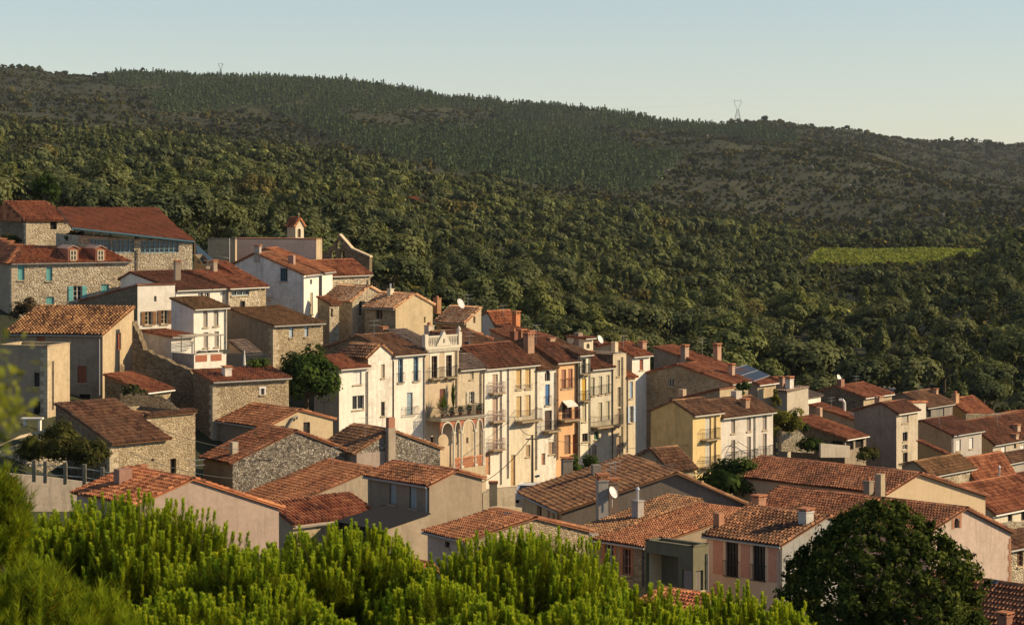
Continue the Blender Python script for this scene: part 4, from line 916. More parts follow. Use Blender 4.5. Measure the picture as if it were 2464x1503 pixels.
r8 = House('row_house', 'narrow white house with blocked oval window and bright blue shutter', rowD(1292), 48, 1292, 888, uR=1338, uL=1240, g='L', apex=(1240, 850), vend=850, wm=pwd, wl=STD, rm=TBRN, vbase=1170, gut=False,
           wins=[('R', 1311, 891, 1324, 916, 'a', (0.25, 0.22, 0.2)), ('R', 1312, 924, 1323, 975, 'c', (0.08, 0.20, 0.42), {'rail': {'h': 0.9}}), ('R', 1311, 987, 1328, 1034, 'd', (0.08, 0.05, 0.04), {'rail': {'out': 0.8, 'pad': 0.4, 'slab': 0.15}}), ('R', 1320, 1063, 1333, 1092, 'c', (0.42, 0.3, 0.2)), ('R', 1303, 1090, 1312, 1118, 'd', (0.35, 0.2, 0.12))],
           pipes=[('R', 1335, 895, 1100)])
r9 = House('row_house', 'orange rendered house with red-brown shutters and a white awning', rowD(1338), 48, 1338, 871, uR=1391, apex=(1262, 815), uL=1225, vend=830, g='L', wm=plaster((0.70, 0.42, 0.22), 0.25), wl=STD, rm=TBRO, vbase=1160,
           wins=[('R', 1351, 889, 1362, 935, 'c', (0.36, 0.17, 0.11), {'rail': {'c': (0.25, 0.09, 0.06)}}), ('R', 1367, 887, 1378, 933, 'c', (0.36, 0.17, 0.11), {'rail': {'c': (0.25, 0.09, 0.06)}}),
                 ('R', 1353, 964, 1376, 1008, 'w', (0.25, 0.14, 0.1), {'rail': {'out': 0.7, 'pad': 0.5, 'slab': 0.14, 'c': (0.28, 0.11, 0.08)}}), ('R', 1358, 1046, 1373, 1092, 'd', (0.24, 0.14, 0.09)), ('R', 1378, 1044, 1390, 1090, 'd', (0.60, 0.20, 0.06))],
           pipes=[('R', 1341, 876, 1105, (0.25, 0.18, 0.14))])
mb = MB(); a0, a1 = r9.tsolve('R', 1352), r9.tsolve('R', 1377); za = r9.zat('R', 3, 960)
_q = lambda t, z, o: (lambda x: V((x.x, x.y, z)))(r9.C+r9.dR*t+r9.nR*o)
mb.prism([_q(a0, za, 0.02), _q(a0, za-0.45, 0.7), _q(a0, za-0.6, 0.7), _q(a0, za-0.06, 0.02)], r9.dR*(a1-a0)); mb.build('awning', paint((0.7, 0.66, 0.6)), r9.root, r9.org)
r10 = House('row_house', 'thin white house with one yellow shutter, beside the orange house', rowD(1391)-0.4, 48, 1391, 855, uR=1421, apex=(1296, 813), uL=1270, vend=820, g='L', wm=plaster((0.74, 0.68, 0.52), 0.4), wl=STD, rm=TBRN, vbase=1150,
            wins=[('R', 1399, 863, 1410, 899, 'w', (0.2, 0.2, 0.18), {'rail': {'out': 0.4, 'pad': 0.15, 'slab': 0.1}}), ('R', 1400, 910, 1411, 963, 'c', (0.60, 0.38, 0.06), {'rail': {'out': 0.4, 'pad': 0.15, 'slab': 0.1}}), ('R', 1400, 973, 1411, 1014, 'c', (0.5, 0.44, 0.3)), ('R', 1401, 1042, 1415, 1062, 'w', DKF)],
            pipes=[('R', 1393, 860, 1100, (0.1, 0.09, 0.08)), ('R', 1418, 856, 1100)], chim=[(1328, 826, 812, 0.7, (0.5, 0.36, 0.24), 0)])
r11 = House('row_house', 'greyish cream house with three rows of pale shutters over a long balcony', rowD(1421), 48, 1421, 887, uR=1475, apex=(1372, 852), uL=1350, vend=856, g='L', wm=plaster((0.62, 0.56, 0.43), 0.5), wl=STD, rm=TBRO, vbase=1140,
            wins=[('R', a, b, a+9, b+44, 'c', (0.48, 0.44, 0.32), {'rail': {'h': 0.9}}) for a, b in ((1422, 908), (1440, 905), (1458, 902))]+[('R', a, b, a+9, b+44, 'c', (0.50, 0.46, 0.32), {'sill': False}) for a, b in ((1440, 968), (1458, 965))]+[('R', 1430, 1037, 1441, 1057, 'w', (0.10, 0.26, 0.15)), ('R', 1404+20, 1070, 1436, 1110, 'd', (0.3, 0.24, 0.18))],
            pipes=[('R', 1473, 885, 1090)])
r11.railing('R', 0.05, r11.tsolve('R', 1484), r11.zat('R', 3, 1021), r11.zat('R', 3, 996), 0.85, (0.2, 0.18, 0.16), r11.root, 0.16)
r12 = House('row_house', 'flat-topped tan house with stacked brown doors and an orange roof terrace', rowD(1475)-0.2, 48, 1475, 853, uR=1507, L=9, g='F', par=0.25, flat=paint((0.52, 0.28, 0.15), 0.9), wm=plaster((0.58, 0.49, 0.34), 0.5), wl=STD, vbase=1130,
            wins=[('R', 1484, 866, 1492, 905, 'c', (0.42, 0.36, 0.27)), ('R', 1486, 931, 1494, 978, 'd', (0.22, 0.17, 0.12)), ('R', 1486, 982, 1494, 1020, 'd', (0.3, 0.22, 0.15)), ('R', 1483, 1048, 1494, 1100, 'd', (0.38, 0.28, 0.18))], pipes=[('R', 1497, 858, 1095, (0.16, 0.14, 0.12))])
r13 = House('row_house', 'last house of the tall row, tan with pale blue shutters', rowD(1507), 48, 1507, 908, uR=1529, uL=1480, g='L', vend=893, wm=plaster((0.62, 0.53, 0.38), 0.4), wl=STD, rm=TRED, vbase=1120, gut=False,
            wins=[('R', 1515, 918, 1523, 958, 'c', (0.36, 0.46, 0.58)), ('R', 1514, 977, 1523, 1016, 'o', (0.45, 0.55, 0.68))], pipes=[('R', 1508.5, 912, 1088, (0.1, 0.09, 0.08))])
r14 = House('white_house', 'small white house with red-brown shutter behind the end of the row', rowD(1520)+6, 48, 1521, 857, uR=1564, apex=(1470, 828), uL=1440, vend=835, g='L', wm=pw, wl=pg, rm=TRED, wins=[('R', 1539, 864, 1548, 890, 'c', RBR)], chim=[(1489+60, 842, 820, 0.65, (0.45, 0.28, 0.2), 0), (1482, 842, 822, 0.5, (0.66, 0.55, 0.38), 2)])
r15 = House('roof_turret', 'small cream turret room with red hipped roof rising above the row', rowD(1400)+9, 48, 1405, 816, uR=1427, uL=1364, g='L', vend=811, wm=pc, wl=plaster(CREAM, 0.3), rm=TRED, wins=[('L', 1377, 824, 1386, 834, 'w', DKF), ('R', 1411, 826, 1419, 838, 'a', (0.3, 0.28, 0.25))], cat='turret', chim=[(1395, 812, 800, 0.7, (0.3, 0.22, 0.17), 2)])
r16 = House('red_roofed_house', 'wide red roof with white dish behind the cream turret room', rowD(1460)+12, 48, 1500, 850, uR=1530, apex=(1418, 826), uL=1400, vend=830, g='L', wm=pt_, rm=TRED)
r16.dish(1443, 838, 0.45)

# --- houses beyond the row
e2 = House('plastered_house', 'large house with smooth red-brown roof carrying a bank of solar panels', 264, 52, 1823, 926, uR=1867, uL=1573, g='L', vend=836, wm=pt_, wl=ptp, rm=TRED, gcol=(0.65, 0.62, 0.58), cw=0.21, ex=0.36, vbase=985, chim=[(1651, 862, 829, 0.8, (0.46, 0.33, 0.25), 0), (1729, 862, 826, 0.8, (0.46, 0.28, 0.19), 0)])
corners = [e2.roofhit(*x) for x in ((1755, 893), (1795, 881), (1851, 907), (1812, 921))]
pl = e2.RM.planes[0][1]
mb = MB(); mb.prism([c+pl*0.12 for c in corners], pl*0.06); sp = mb.build('solar_panel', paint((0.02, 0.035, 0.06), 0.35), e2.roofo, e2.org)
mb = MB()
for i in range(7):
    a, b = corners[0].lerp(corners[1], i/6)+pl*0.19, corners[3].lerp(corners[2], i/6)+pl*0.19; mb.tube(a, b, 0.035 if i in (0, 6) else 0.02, None, 4)
for i in range(3):
    a, b = corners[0].lerp(corners[3], i/2)+pl*0.19, corners[1].lerp(corners[2], i/2)+pl*0.19; mb.tube(a, b, 0.06, None, 4)
mb.build('panel_frame', metal((0.4, 0.4, 0.4), 0.4), sp, e2.org)
e1_ = House('stone_house', 'broad rubble gable with two small white framed windows and red verge', 240, 56, 1757, 924, uR=1800, apex=(1630, 879), uL=1528, vend=905, g='L', wm=STN, wl=STN, rm=TRED, vbase=1060, wins=[('L', 1609, 910, 1621, 930, 'w', WFR), ('L', 1610, 956, 1620, 966, 'w', WFR)], pipes=[('L', 1551, 905, 1050, (0.3, 0.27, 0.24))], chim=[(1763, 905, 874, 0.55, (0.5, 0.34, 0.24), 0)])
e5 = House('low_house', 'low tan house with tiled top wedged between the rubble gable and yellow house', 231, 52, 1732, 938, uR=1766, uL=1640, g='L', vend=960, wm=pt_, wl=ptp, rm=TBRO, gut=False, chim=[(1645, 958, 936, 0.6, (0.5, 0.38, 0.26), 2)])
e3 = House('yellow_house', 'yellow ochre house with broad stained gable and two small balconies', 215, 47, 1667, 998, uR=1735, apex=(1619, 966), uL=1566, vend=989, g='L', wm=plaster((0.72, 0.53, 0.25), 0.35), wl=plaster((0.84, 0.56, 0.23), 0.6), rm=TBRN, vbase=1150, cw=0.24,
           wins=[('R', 1697, 1004, 1711, 1055, 'c', (0.58, 0.55, 0.48), {'rail': {'out': 0.6, 'pad': 0.6, 'slab': 0.1}}), ('R', 1697, 1063, 1711, 1121, 'c', (0.55, 0.51, 0.42), {'rail': {'out': 0.6, 'pad': 0.6, 'slab': 0.1}})], pipes=[('R', 1720, 1000, 1150, (0.16, 0.13, 0.1))])
_t = e3.W; e4D = (e3.C+e3.dR*_t).y
e4 = House('white_house', 'pale house with rows of narrow shuttered windows and iron window guards', e4D+0.2, 47, 1735, 1004, uR=1860, apex=(1680, 968), uL=1660, vend=972, g='L', wm=plaster((0.66, 0.60, 0.52), 0.45), wl=ptp, rm=TBRN, vbase=1150, cw=0.24,
           wins=[('R', a, b, a+10, c, 'c', (0.34, 0.29, 0.24)) for a, b, c in ((1759, 1006, 1042), (1797, 1003, 1037), (1835, 995, 1034))]+[('R', a, b, a+10, c, 'c', (0.32, 0.27, 0.22), {'sill': False, 'rail': {'out': 0.45, 'pad': 0.5, 'h': 0.95, 'slab': 0.06}}) for a, b, c in ((1759, 1058, 1110), (1797, 1050, 1105), (1835, 1043, 1096))],
           pipes=[('R', 1815, 1000, 1130, (0.2, 0.18, 0.17))], chim=[(1797, 984, 958, 0.6, (0.4, 0.25, 0.16), 0), (1776, 962, 940, 0.9, (0.55, 0.5, 0.42), 2)])
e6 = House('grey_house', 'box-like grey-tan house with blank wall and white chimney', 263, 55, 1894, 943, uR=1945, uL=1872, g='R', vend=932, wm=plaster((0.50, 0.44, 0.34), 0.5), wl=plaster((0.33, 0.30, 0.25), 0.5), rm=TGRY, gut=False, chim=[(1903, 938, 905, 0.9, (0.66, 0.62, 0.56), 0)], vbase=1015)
e6b = House('white_house', 'low white block behind the box-like grey-tan house', 274, 55, 1940, 957, uR=1975, uL=1880, g='L', vend=938, wm=pw, wl=pg, rm=TGRY, gut=False, vbase=1000)
e6c = House('red_roofed_house', 'small red roof between the solar panels and the white chimney', 285, 55, 1900, 935, uR=1912, uL=1855, g='L', vend=910, wm=ptp, rm=TRED, gut=False, chim=[(1884, 925, 905, 0.6, (0.4, 0.25, 0.18), 0)])
e7 = House('stone_house', 'dark stone gable with red roof and white fascia at the valley edge', 291, 52, 2078, 957, uR=2146, apex=(2008, 930), uL=1972, vend=943, g='L', wm=pt_, wl=STD, rm=TRED, gcol=(0.66, 0.62, 0.56), chim=[(2026, 932, 912, 0.8, (0.3, 0.16, 0.11), 2)])
e7.dish(2018, 928, 0.5)
e8 = House('long_house', 'long low house with white bent flue pipe on its red roof', 266, 54, 2072, 1018, uR=2099, uL=1946, g='L', vend=975, wm=plaster((0.42, 0.36, 0.28)), wl=plaster((0.38, 0.31, 0.23), 0.6), rm=TRED, vbase=1085, wins=[('R', 2077, 1020, 2083, 1034, 'w', WFR), ('R', 2080, 1055, 2090, 1085, 'd', DKF)], pipes=[('R', 2096, 1018, 1085, (0.6, 0.57, 0.52))], chim=[(1974, 1008, 980, 0.55, (0.5, 0.33, 0.22), 2)])
_p = e8.roofhit(2032, 990); mb = MB(); Z = V((0, 0, 1)); mb.path([_p-Z*0.2, _p+Z*1.0, _p+Z*1.35+V((-0.25, 0, 0)), _p+Z*1.3+V((-0.6, 0, 0))], 0.16, 7); mb.build('flue', paint((0.72, 0.7, 0.66), 0.4), e8.roofo, e8.org)
e8.skylight(2035, 993, 2065, 1004, (0.6, 0.6, 0.6))
e9 = House('open_shed', 'red tiled open shelter on posts beside the garden hedge', 249, 52, 2033, 1057, uR=2084, uL=1903, g='L', vend=1008, wm=ptp, wl=STD, rm=TRED, roof=True, gcol=(0.66, 0.62, 0.55), cat='shelter', wins=[('R', 2036, 1062, 2054, 1082, 'h'), ('R', 2058, 1056, 2078, 1076, 'h'), ('L', 2000, 1060, 2028, 1085, 'h')])
e10 = House('tower_house', 'tall narrow house with weathered front, dark flank and drooping wires', 256, 52, 2157, 994, uR=2209, apex=(2122, 971), uL=2055, vend=988, g='L', wm=plaster((0.56, 0.48, 0.36), 0.7), wl=plaster((0.36, 0.29, 0.225), 0.9), rm=TBRO, vbase=1118, gcol=(0.6, 0.55, 0.48),
            wins=[('R', 2170, 995, 2186, 1017, 'c', (0.40, 0.36, 0.30)), ('R', 2172, 1039, 2184, 1061, 'w', DKF), ('R', 2172, 1069, 2184, 1082, 'w', WFR), ('R', 2173, 1088, 2184, 1112, 'w', DKF)], chim=[(2118, 974, 952, 0.8, (0.45, 0.3, 0.2), 0)])
e11 = House('white_house', 'blank white wall behind the tall narrow weathered house', 285, 52, 2182, 970, uR=2228, uL=2165, g='R', vend=968, wm=plaster((0.62, 0.56, 0.46), 0.4), rm=TRED, gut=False, vbase=1015)
e12 = House('barn', 'grey boarded barn with dark brown tiled roof at the valley edge', 301, 52, 2228, 980, uR=2292, apex=(2172, 947), uL=2135, vend=958, g='L', wm=plaster((0.26, 0.23, 0.20), 0.7), wl=ptp, rm=TBRN, cat='barn', vbase=1010, wins=[('R', 2229, 983, 2240, 1004, 'h'), ('R', 2252, 983, 2272, 1004, 'c', (0.22, 0.20, 0.17))], chim=[(2254, 950, 934, 0.5, (0.45, 0.3, 0.2), 0)])
e13 = House('red_roofed_house', 'red roof with slim orange chimney near the stone garden wall', 311, 52, 2332, 1000, uR=2388, apex=(2282, 962), uL=2268, vend=966, g='L', wm=STN, wl=plaster((0.6, 0.33, 0.12)), rm=TRED, chim=[(2302, 972, 941, 0.9, (0.55, 0.32, 0.17), 1)])
e14 = House('plastered_house', 'grey plastered house with two white shutters and tan flank', 263, 50, 2290, 1047, uR=2362, apex=(2218, 1013), uL=2208, vend=1016, g='L', wm=plaster((0.46, 0.41, 0.36), 0.4), wl=plaster((0.45, 0.34, 0.22), 0.7), rm=TBRO, vbase=1110, wins=[('R', 2301, 1057, 2312, 1084, 'c', (0.72, 0.70, 0.66)), ('R', 2332, 1053, 2342, 1079, 'c', (0.72, 0.70, 0.66))], pipes=[('R', 2292, 1052, 1110, (0.4, 0.36, 0.32))])
e14b = House('orange_wing', 'low orange-walled wing with sloping red roof below the tall weathered house', 252, 50, 2285, 1098, uR=2292, uL=2208, g='L', vend=1062, wm=plaster((0.6, 0.36, 0.14)), wl=plaster((0.60, 0.37, 0.15), 0.4), rm=TRED, cat='wing', gut=False)
e15 = House('plastered_house', 'long tan house with brown roof cut off by the picture edge', 270, 50, 2389, 1068, uR=2520, apex=(2322, 1014), uL=2300, vend=1020, g='L', wm=plaster((0.50, 0.43, 0.34), 0.5), wl=pt_, rm=TBRO, vbase=1130, wins=[('R', 2409, 1073, 2420, 1094, 'c', (0.72, 0.70, 0.66)), ('R', 2455, 1070, 2466, 1092, 'c', (0.72, 0.70, 0.66))], chim=[(2450, 1040, 1020, 0.7, (0.5, 0.36, 0.25), 0), (2446, 1058, 1043, 0.6, (0.5, 0.36, 0.25), 0)])
e16 = House('red_roofed_house', 'red roof sliver beyond the long tan house at the picture edge', 292, 50, 2440, 1022, uR=2540, apex=(2385, 1000), uL=2370, vend=1003, g='L', wm=pt_, rm=TRED)
rubble_wall('rubble garden wall with brick pier at the valley edge', 292, 14, [(2325, 1035), (2325, 997), (2360, 995), (2385, 998), (2428, 993), (2428, 1035)], 0.6)
e17 = House('stone_shed', 'stone outbuilding with mossy ochre roof', 236, 50, 2236, 1143, uR=2342, apex=(2200, 1112), uL=2170, vend=1120, g='L', wm=STL, wl=plaster((0.45, 0.37, 0.25)), rm=TMOS, vbase=1180)
e18 = House('red_roofed_house', 'smooth red roof with white gutter beside the mossy outbuilding', 242, 50, 2345, 1157, uR=2440, apex=(2312, 1106), uL=2290, vend=1112, g='L', wm=pt_, rm=TRED, gcol=(0.66, 0.62, 0.56), vbase=1190, chim=[(2408, 1178, 1135, 0.5, (0.4, 0.34, 0.28), 3)])
e18b = House('grey_house', 'grey rendered house end at the picture edge above the red roofs', 250, 50, 2402, 1118, uR=2540, uL=2370, g='L', vend=1100, wm=pg, wl=ptp, rm=TBRN, vbase=1200)
e18c = House('red_roofed_house', 'narrow red roof descending beside the tall chimney flue', 222, 50, 2452, 1175, uR=2540, uL=2400, g='L', vend=1150, wm=pt_, wl=pg, rm=TRED)
e19 = House('white_house', 'cream house with white gutter under a broad smooth red roof', 192, 48, 2389, 1234, uR=2520, apex=(2310, 1168), uL=2290, vend=1175, g='L', wm=plaster((0.66, 0.58, 0.44), 0.4), wl=pt_, rm=TRED, gcol=(0.68, 0.64, 0.58), wins=[('R', 2425, 1231, 2436, 1254, 'w', DKF), ('R', 2457, 1228, 2468, 1252, 'w', DKF)], vbase=1290)
e20 = House('stone_house', 'rubble house end with brown window at the picture edge', 166, 45, 2424, 1320, uR=2540, uL=2380, g='L', vend=1290, wm=STL, wl=STN, rm=TBRN, wins=[('R', 2448, 1322, 2462, 1362, 'w', BRN)], vbase=1410)
rubble_wall('pale rubble terrace wall below the cream house', 178, 35, [(2424, 1320), (2405, 1262), (2440, 1257), (2500, 1255), (2500, 1320)], 0.6, STL)

# --- roofs below, nearest the viewer
n1 = House('tan_gabled_house', 'house with plain tan gable and very long brown tiled roof', 166, 45, 2132, 1187, uR=2371, apex=(2208, 1140), vend=1194, uL=1762, g='R', cw=0.225, ex=0.38, wm=plaster((0.52, 0.40, 0.26), 0.2), rm=TBRO, vbase=1300, gut=False, ov=0.3, chim=[(2122, 1200, 1140, 0.5, (0.5, 0.4, 0.26), 2), (2094, 1190, 1148, 0.5, (0.33, 0.27, 0.2), 1)])
n2 = House('pink_gabled_house', 'house with pinkish gable, brick-edged arched window and long brown roof', 150, 45, 2237, 1278, uR=2432, apex=(2320, 1224), vend=1281, uL=1800, g='R', cw=0.225, ex=0.38, wm=plaster((0.52, 0.40, 0.33), 0.5), rm=TBRO, vbase=1420, gut=False, ov=0.25,
           wins=[('R', 2295, 1246, 2308, 1270, 'a', BRN, {'sur': paint((0.36, 0.17, 0.10), 0.9), 'sw': 0.22})], chim=[(2101, 1262, 1200, 0.7, (0.42, 0.36, 0.32), 0), (1831, 1228, 1190, 0.75, (0.46, 0.24, 0.15), 0)])
n2.skylight(2090, 1220, 2106, 1230, (0.5, 0.55, 0.58))
mb = MB()
for i in range(16):
    z = n2.prof[-1][1]-0.5-0.36*i; k_ = 0.32 if i % 2 else 0.2; n2.B(mb, 'R', n2.W-k_, n2.W+0.01, z-0.17, z+0.17, 0.0, 0.03)
mb.build('quoin', paint((0.34, 0.17, 0.10), 0.9), n2.root, n2.org)
n3 = House('pink_house', 'pink house with salmon wall panels and two tall dark barred windows', 140, 46, 1882, 1312, uR=2016, apex=(1990, 1244), vend=1257, uL=1700, g='R', wm=plaster((0.33, 0.32, 0.30), 0.7), wl=plaster((0.88, 0.60, 0.40), 0.1), rm=tile((0.09, 0.036, 0.018), (0.19, 0.078, 0.036), (0.42, 0.19, 0.09), 0.4), vbase=1440, oh=0.3, cw=0.26, ex=0.40,
           wins=[('L', 1746, 1300, 1776, 1388, 'w', DKF, {'n': 3, 'sill': False, 'rail': {'out': 0.12, 'h': 0.95, 'pad': 0.08}}), ('L', 1811, 1309, 1841, 1398, 'w', DKF, {'n': 3, 'sill': False, 'rail': {'out': 0.12, 'h': 0.95, 'pad': 0.08}}),
                 ('L', 1716, 1298, 1739, 1380, 'p', (0.74, 0.35, 0.23)), ('L', 1783, 1306, 1804, 1390, 'p', (0.74, 0.35, 0.23)), ('L', 1849, 1314, 1872, 1400, 'p', (0.74, 0.35, 0.23)), ('L', 1716, 1405, 1739, 1450, 'p', (0.74, 0.35, 0.23))],
           chim=[(1945, 1262, 1222, 0.72, (0.55, 0.52, 0.47), 0), (1733, 1270, 1234, 0.45, (0.45, 0.22, 0.13), 2)], pipes=[('L', 1874, 1325, 1420, (0.6, 0.46, 0.36))])
n4 = House('flat_roofed_annexe', 'olive flat-roofed annexe with a sheltered cream loggia beside the pink house', 138.5, 46, 1668, 1316, uR=1705, uL=1553, g='F', wm=plaster(OLIVE, 0.4), wl=plaster(OLIVE, 0.4), par=0.35, vbase=1430, flat=plaster((0.34, 0.31, 0.28)),
           wins=[('L', 1555, 1334, 1632, 1428, 'h'), ('L', 1641, 1370, 1664, 1425, 'c', (0.33, 0.26, 0.22)), ('R', 1674, 1372, 1692, 1420, 'c', (0.2, 0.17, 0.14))], pipes=[('R', 1700, 1330, 1420, (0.3, 0.29, 0.28))])
s = n4; ta, tb = s.tsolve('L', 1632), s.tsolve('L', 1555); zt_, zb2 = s.zat('L', (ta+tb)/2, 1334), s.zat('L', (ta+tb)/2, 1430)
for o in list(s.root.children):
    if o.name.startswith('opening'): bpy.data.objects.remove(o)
mb = MB(); ql = lambda t, o, z: (lambda x: V((x.x, x.y, z)))(s.C+s.dL*t+s.dR*o)
mb.face([ql(ta, 1.5, zb2), ql(tb, 1.5, zb2), ql(tb, 1.5, zt_), ql(ta, 1.5, zt_)]); mb.face([ql(tb, 0.24, zb2), ql(tb, 1.5, zb2), ql(tb, 1.5, zt_), ql(tb, 0.24, zt_)])
mb.face([ql(ta, 0.24, zb2), ql(ta, 1.5, zb2), ql(ta, 1.5, zt_), ql(ta, 0.24, zt_)]); mb.face([ql(ta, 0.24, zt_), ql(tb, 0.24, zt_), ql(tb, 1.5, zt_), ql(ta, 1.5, zt_)]); mb.face([ql(ta, 0.24, zb2), ql(tb, 0.24, zb2), ql(tb, 1.5, zb2), ql(ta, 1.5, zb2)])
lg = mb.build('loggia', plaster((0.86, 0.68, 0.44), 0.1), s.root, s.org)
mb = MB(); tm = ta+(tb-ta)*0.28; c = ql(tm, 1.46, (zb2+zt_)/2-0.3); mb.box(c, s.dL*0.42, s.dR*0.03, V((0, 0, (zt_-zb2)/2-0.35))); mb.build('door', paint((0.06, 0.09, 0.06)), lg, s.org)
n5 = House('stone_house', 'stone house with brick-framed blue glazed windows under smooth orange roof', 146, 44, 1556, 1317, uR=1804, apex=(1804, 1230), uL=1438, g='R', wm=ptp, wl=STN, rm=TORA, vbase=1420, cw=0.21, ex=0.36,
           wins=[('L', 1456, 1304, 1477, 1357, 'w', (0.45, 0.5, 0.52), {'sur': paint((0.46, 0.20, 0.11), 0.9), 'sw': 0.2}), ('L', 1499, 1319, 1518, 1383, 'w', (0.40, 0.2, 0.14), {'sur': paint((0.46, 0.20, 0.11), 0.9), 'sw': 0.2})], pipes=[('L', 1549, 1318, 1410, (0.1, 0.1, 0.1))])
_e = n5.C+n5.dL*(n5.L+0.02); _u = U0+_e.x/(K*_e.y); _v = VH-n5.z0/(K*_e.y)
n6 = House('brown_roofed_house', 'house under the patchy brown roof that adjoins the smooth orange roof', _e.y, 44, _u, _v, uR=_u+ (1690-1440), apex=(1688, 1204), uL=1362, g='R', wm=ptp, wl=plaster((0.62, 0.52, 0.36)), rm=TBRN, vbase=1400, cw=0.235, ex=0.40, chim=[(1539, 1250, 1192, 0.55, (0.42, 0.37, 0.33), 3)])
n7 = House('hip_roofed_house', 'house with dark blank gable, mottled brown roof and tall grey chimney', 165, 15, 1352, 1232, uR=1798, apex=(1625, 1139), vend=1215, uL=1256, g='R', wm=plaster((0.22, 0.18, 0.145), 0.7), wl=plaster((0.60, 0.47, 0.29), 0.5), rm=TBRN, vbase=1300, ov=0.3, cw=0.225, ex=0.38,
           wins=[('L', 1341, 1238, 1346, 1260, 'c', RBR), ('L', 1330, 1228, 1335, 1252, 'c', RBR), ('L', 1318, 1218, 1323, 1244, 'c', RBR), ('L', 1292, 1215, 1303, 1248, 'h')],
           chim=[(1451, 1222, 1139, 0.7, (0.42, 0.38, 0.33), 0), (1366, 1128, 1100, 0.75, (0.3, 0.25, 0.2), 0), (1436, 1145, 1118, 0.6, (0.3, 0.26, 0.22), 2), (1476, 1205, 1150, 0.65, (0.25, 0.17, 0.13), 0)])
n7.dish(1473, 1217, 0.42); n7.aerial(1469, 1180, 2.0); n7.aerial(1480, 1150, 1.2); n7.skylight(1287, 1144, 1300, 1152, (0.5, 0.52, 0.55))
n7b = House('shed', 'stone outbuilding with broken red tiles beneath the yellow house', 196, 40, 1610, 1132, uR=1672, apex=(1565, 1082), uL=1510, vend=1108, g='L', wm=STN, wl=STN, rm=TBRN, gut=False, vbase=1160, cat='outbuilding')
n8 = House('stone_house', 'house with rubble gable, terracotta roof and a roof window', 140, 34, 1122, 1301, uR=1418, apex=(1287, 1248), vend=1280, uL=1029, g='R', cw=0.225, ex=0.38, wm=STN, wl=plaster((0.52, 0.42, 0.36)), rm=TORA, vbase=1430, wins=[('L', 1070, 1302, 1082, 1316, 'w', DKF)])
n8.skylight(1208, 1232, 1236, 1248)
n8b = House('narrow_white_house', 'narrow white wall with blue shutter between the rubble gable and stone house', 149, 44, 1424, 1286, uR=1440, uL=1406, g='F', wm=pwd, wl=pwd, vbase=1420, wins=[('L', 1410, 1296, 1418, 1350, 'c', PBL)])
n9 = House('grey_house', 'taupe rendered house with blank gable and two pale blue shutters', 155, 40, 1033, 1168, uR=1160, apex=(1096, 1135), vend=1152, uL=885, g='R', cw=0.225, ex=0.38, wm=plaster((0.37, 0.29, 0.205), 0.4), wl=plaster((0.33, 0.26, 0.18), 0.5), rm=TORA, vbase=1330, ov=0.18,
           wins=[('L', 937, 1164, 953, 1213, 'c', (0.36, 0.42, 0.42)), ('L', 985, 1171, 1002, 1223, 'c', (0.36, 0.42, 0.42))], pipes=[('L', 1029, 1170, 1235, (0.62, 0.6, 0.55))])
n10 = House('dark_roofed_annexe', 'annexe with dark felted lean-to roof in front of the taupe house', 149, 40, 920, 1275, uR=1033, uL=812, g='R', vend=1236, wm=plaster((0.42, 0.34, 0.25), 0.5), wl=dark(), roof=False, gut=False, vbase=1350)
n10.RM.slope([n10.pt(-0.2, -0.15, n10.z0+0.06), n10.pt(-0.2, n10.L, n10.z0+0.06), n10.pt(n10.W, n10.L, n10.prof[1][1]+0.08), n10.pt(n10.W, -0.15, n10.prof[1][1]+0.08)], flat=True)
n10.roofo = n10.RM.build(paint((0.022, 0.021, 0.022), 0.95), n10.root, n10.org)
n11 = House('low_house', 'low roof of open red pantiles beside the dark felted roof', 151, 42, 705, 1262, uR=905, uL=640, g='L', vend=1212, wm=pt_, rm=TRED, cw=0.28, ex=0.5, vbase=1330, oh=0.2)
n12 = House('terracotta_house', 'house with broad terracotta roof above the red pantiles', 166, 33, 683, 1221, uR=900, apex=(899, 1129), uL=582, g='R', cw=0.225, ex=0.38, wm=plaster((0.46, 0.37, 0.27), 0.6), wl=ptp, rm=TORA, vbase=1260, gut=False)
n13 = House('rubble_house', 'house with big sparkling rubble gable and brown-orange roof', 178, 36, 560, 1113, uR=832, apex=(711, 1038), vend=1084, uL=489, g='R', wm=STG, wl=ptp, rm=TBRO, vbase=1180, cw=0.225, ex=0.38, gut=False, chim=[(565, 1095, 1063, 0.5, (0.55, 0.47, 0.36), 2)])
n14 = House('rubble_house', 'house with half plastered rubble gable and tall brick chimney', 183, 37, 857, 1090, uR=1059, apex=(940, 1036), vend=1080, uL=771, g='R', wm=STG, wl=plaster((0.42, 0.34, 0.27)), rm=TBRN, vbase=1160, cw=0.225, ex=0.38, gut=False)
n14.B(mb := MB(), 'R', n14.tsolve('R', 927), n14.tsolve('R', 944), n14.z0-2, n14.zat('R', 3, 1028), 0.0, 0.45); ch_ = mb.build('chimney_breast', plaster((0.44, 0.36, 0.27), 0.6), n14.root, n14.org)
mb = MB(); n14.B(mb, 'R', n14.tsolve('R', 928), n14.tsolve('R', 943), n14.zat('R', 3, 1028), n14.zat('R', 3, 1003), 0.02, 0.43); mb.build('chimney', paint((0.42, 0.2, 0.13), 0.9), n14.root, n14.org)
mb = MB(); n14.B(mb, 'R', n14.tsolve('R', 857.5), n14.tsolve('R', 926), n14.zb, n14.z0-0.02, 0.0, 0.04); mb.build('render_patch', plaster((0.42, 0.33, 0.27), 0.7), n14.root, n14.org)
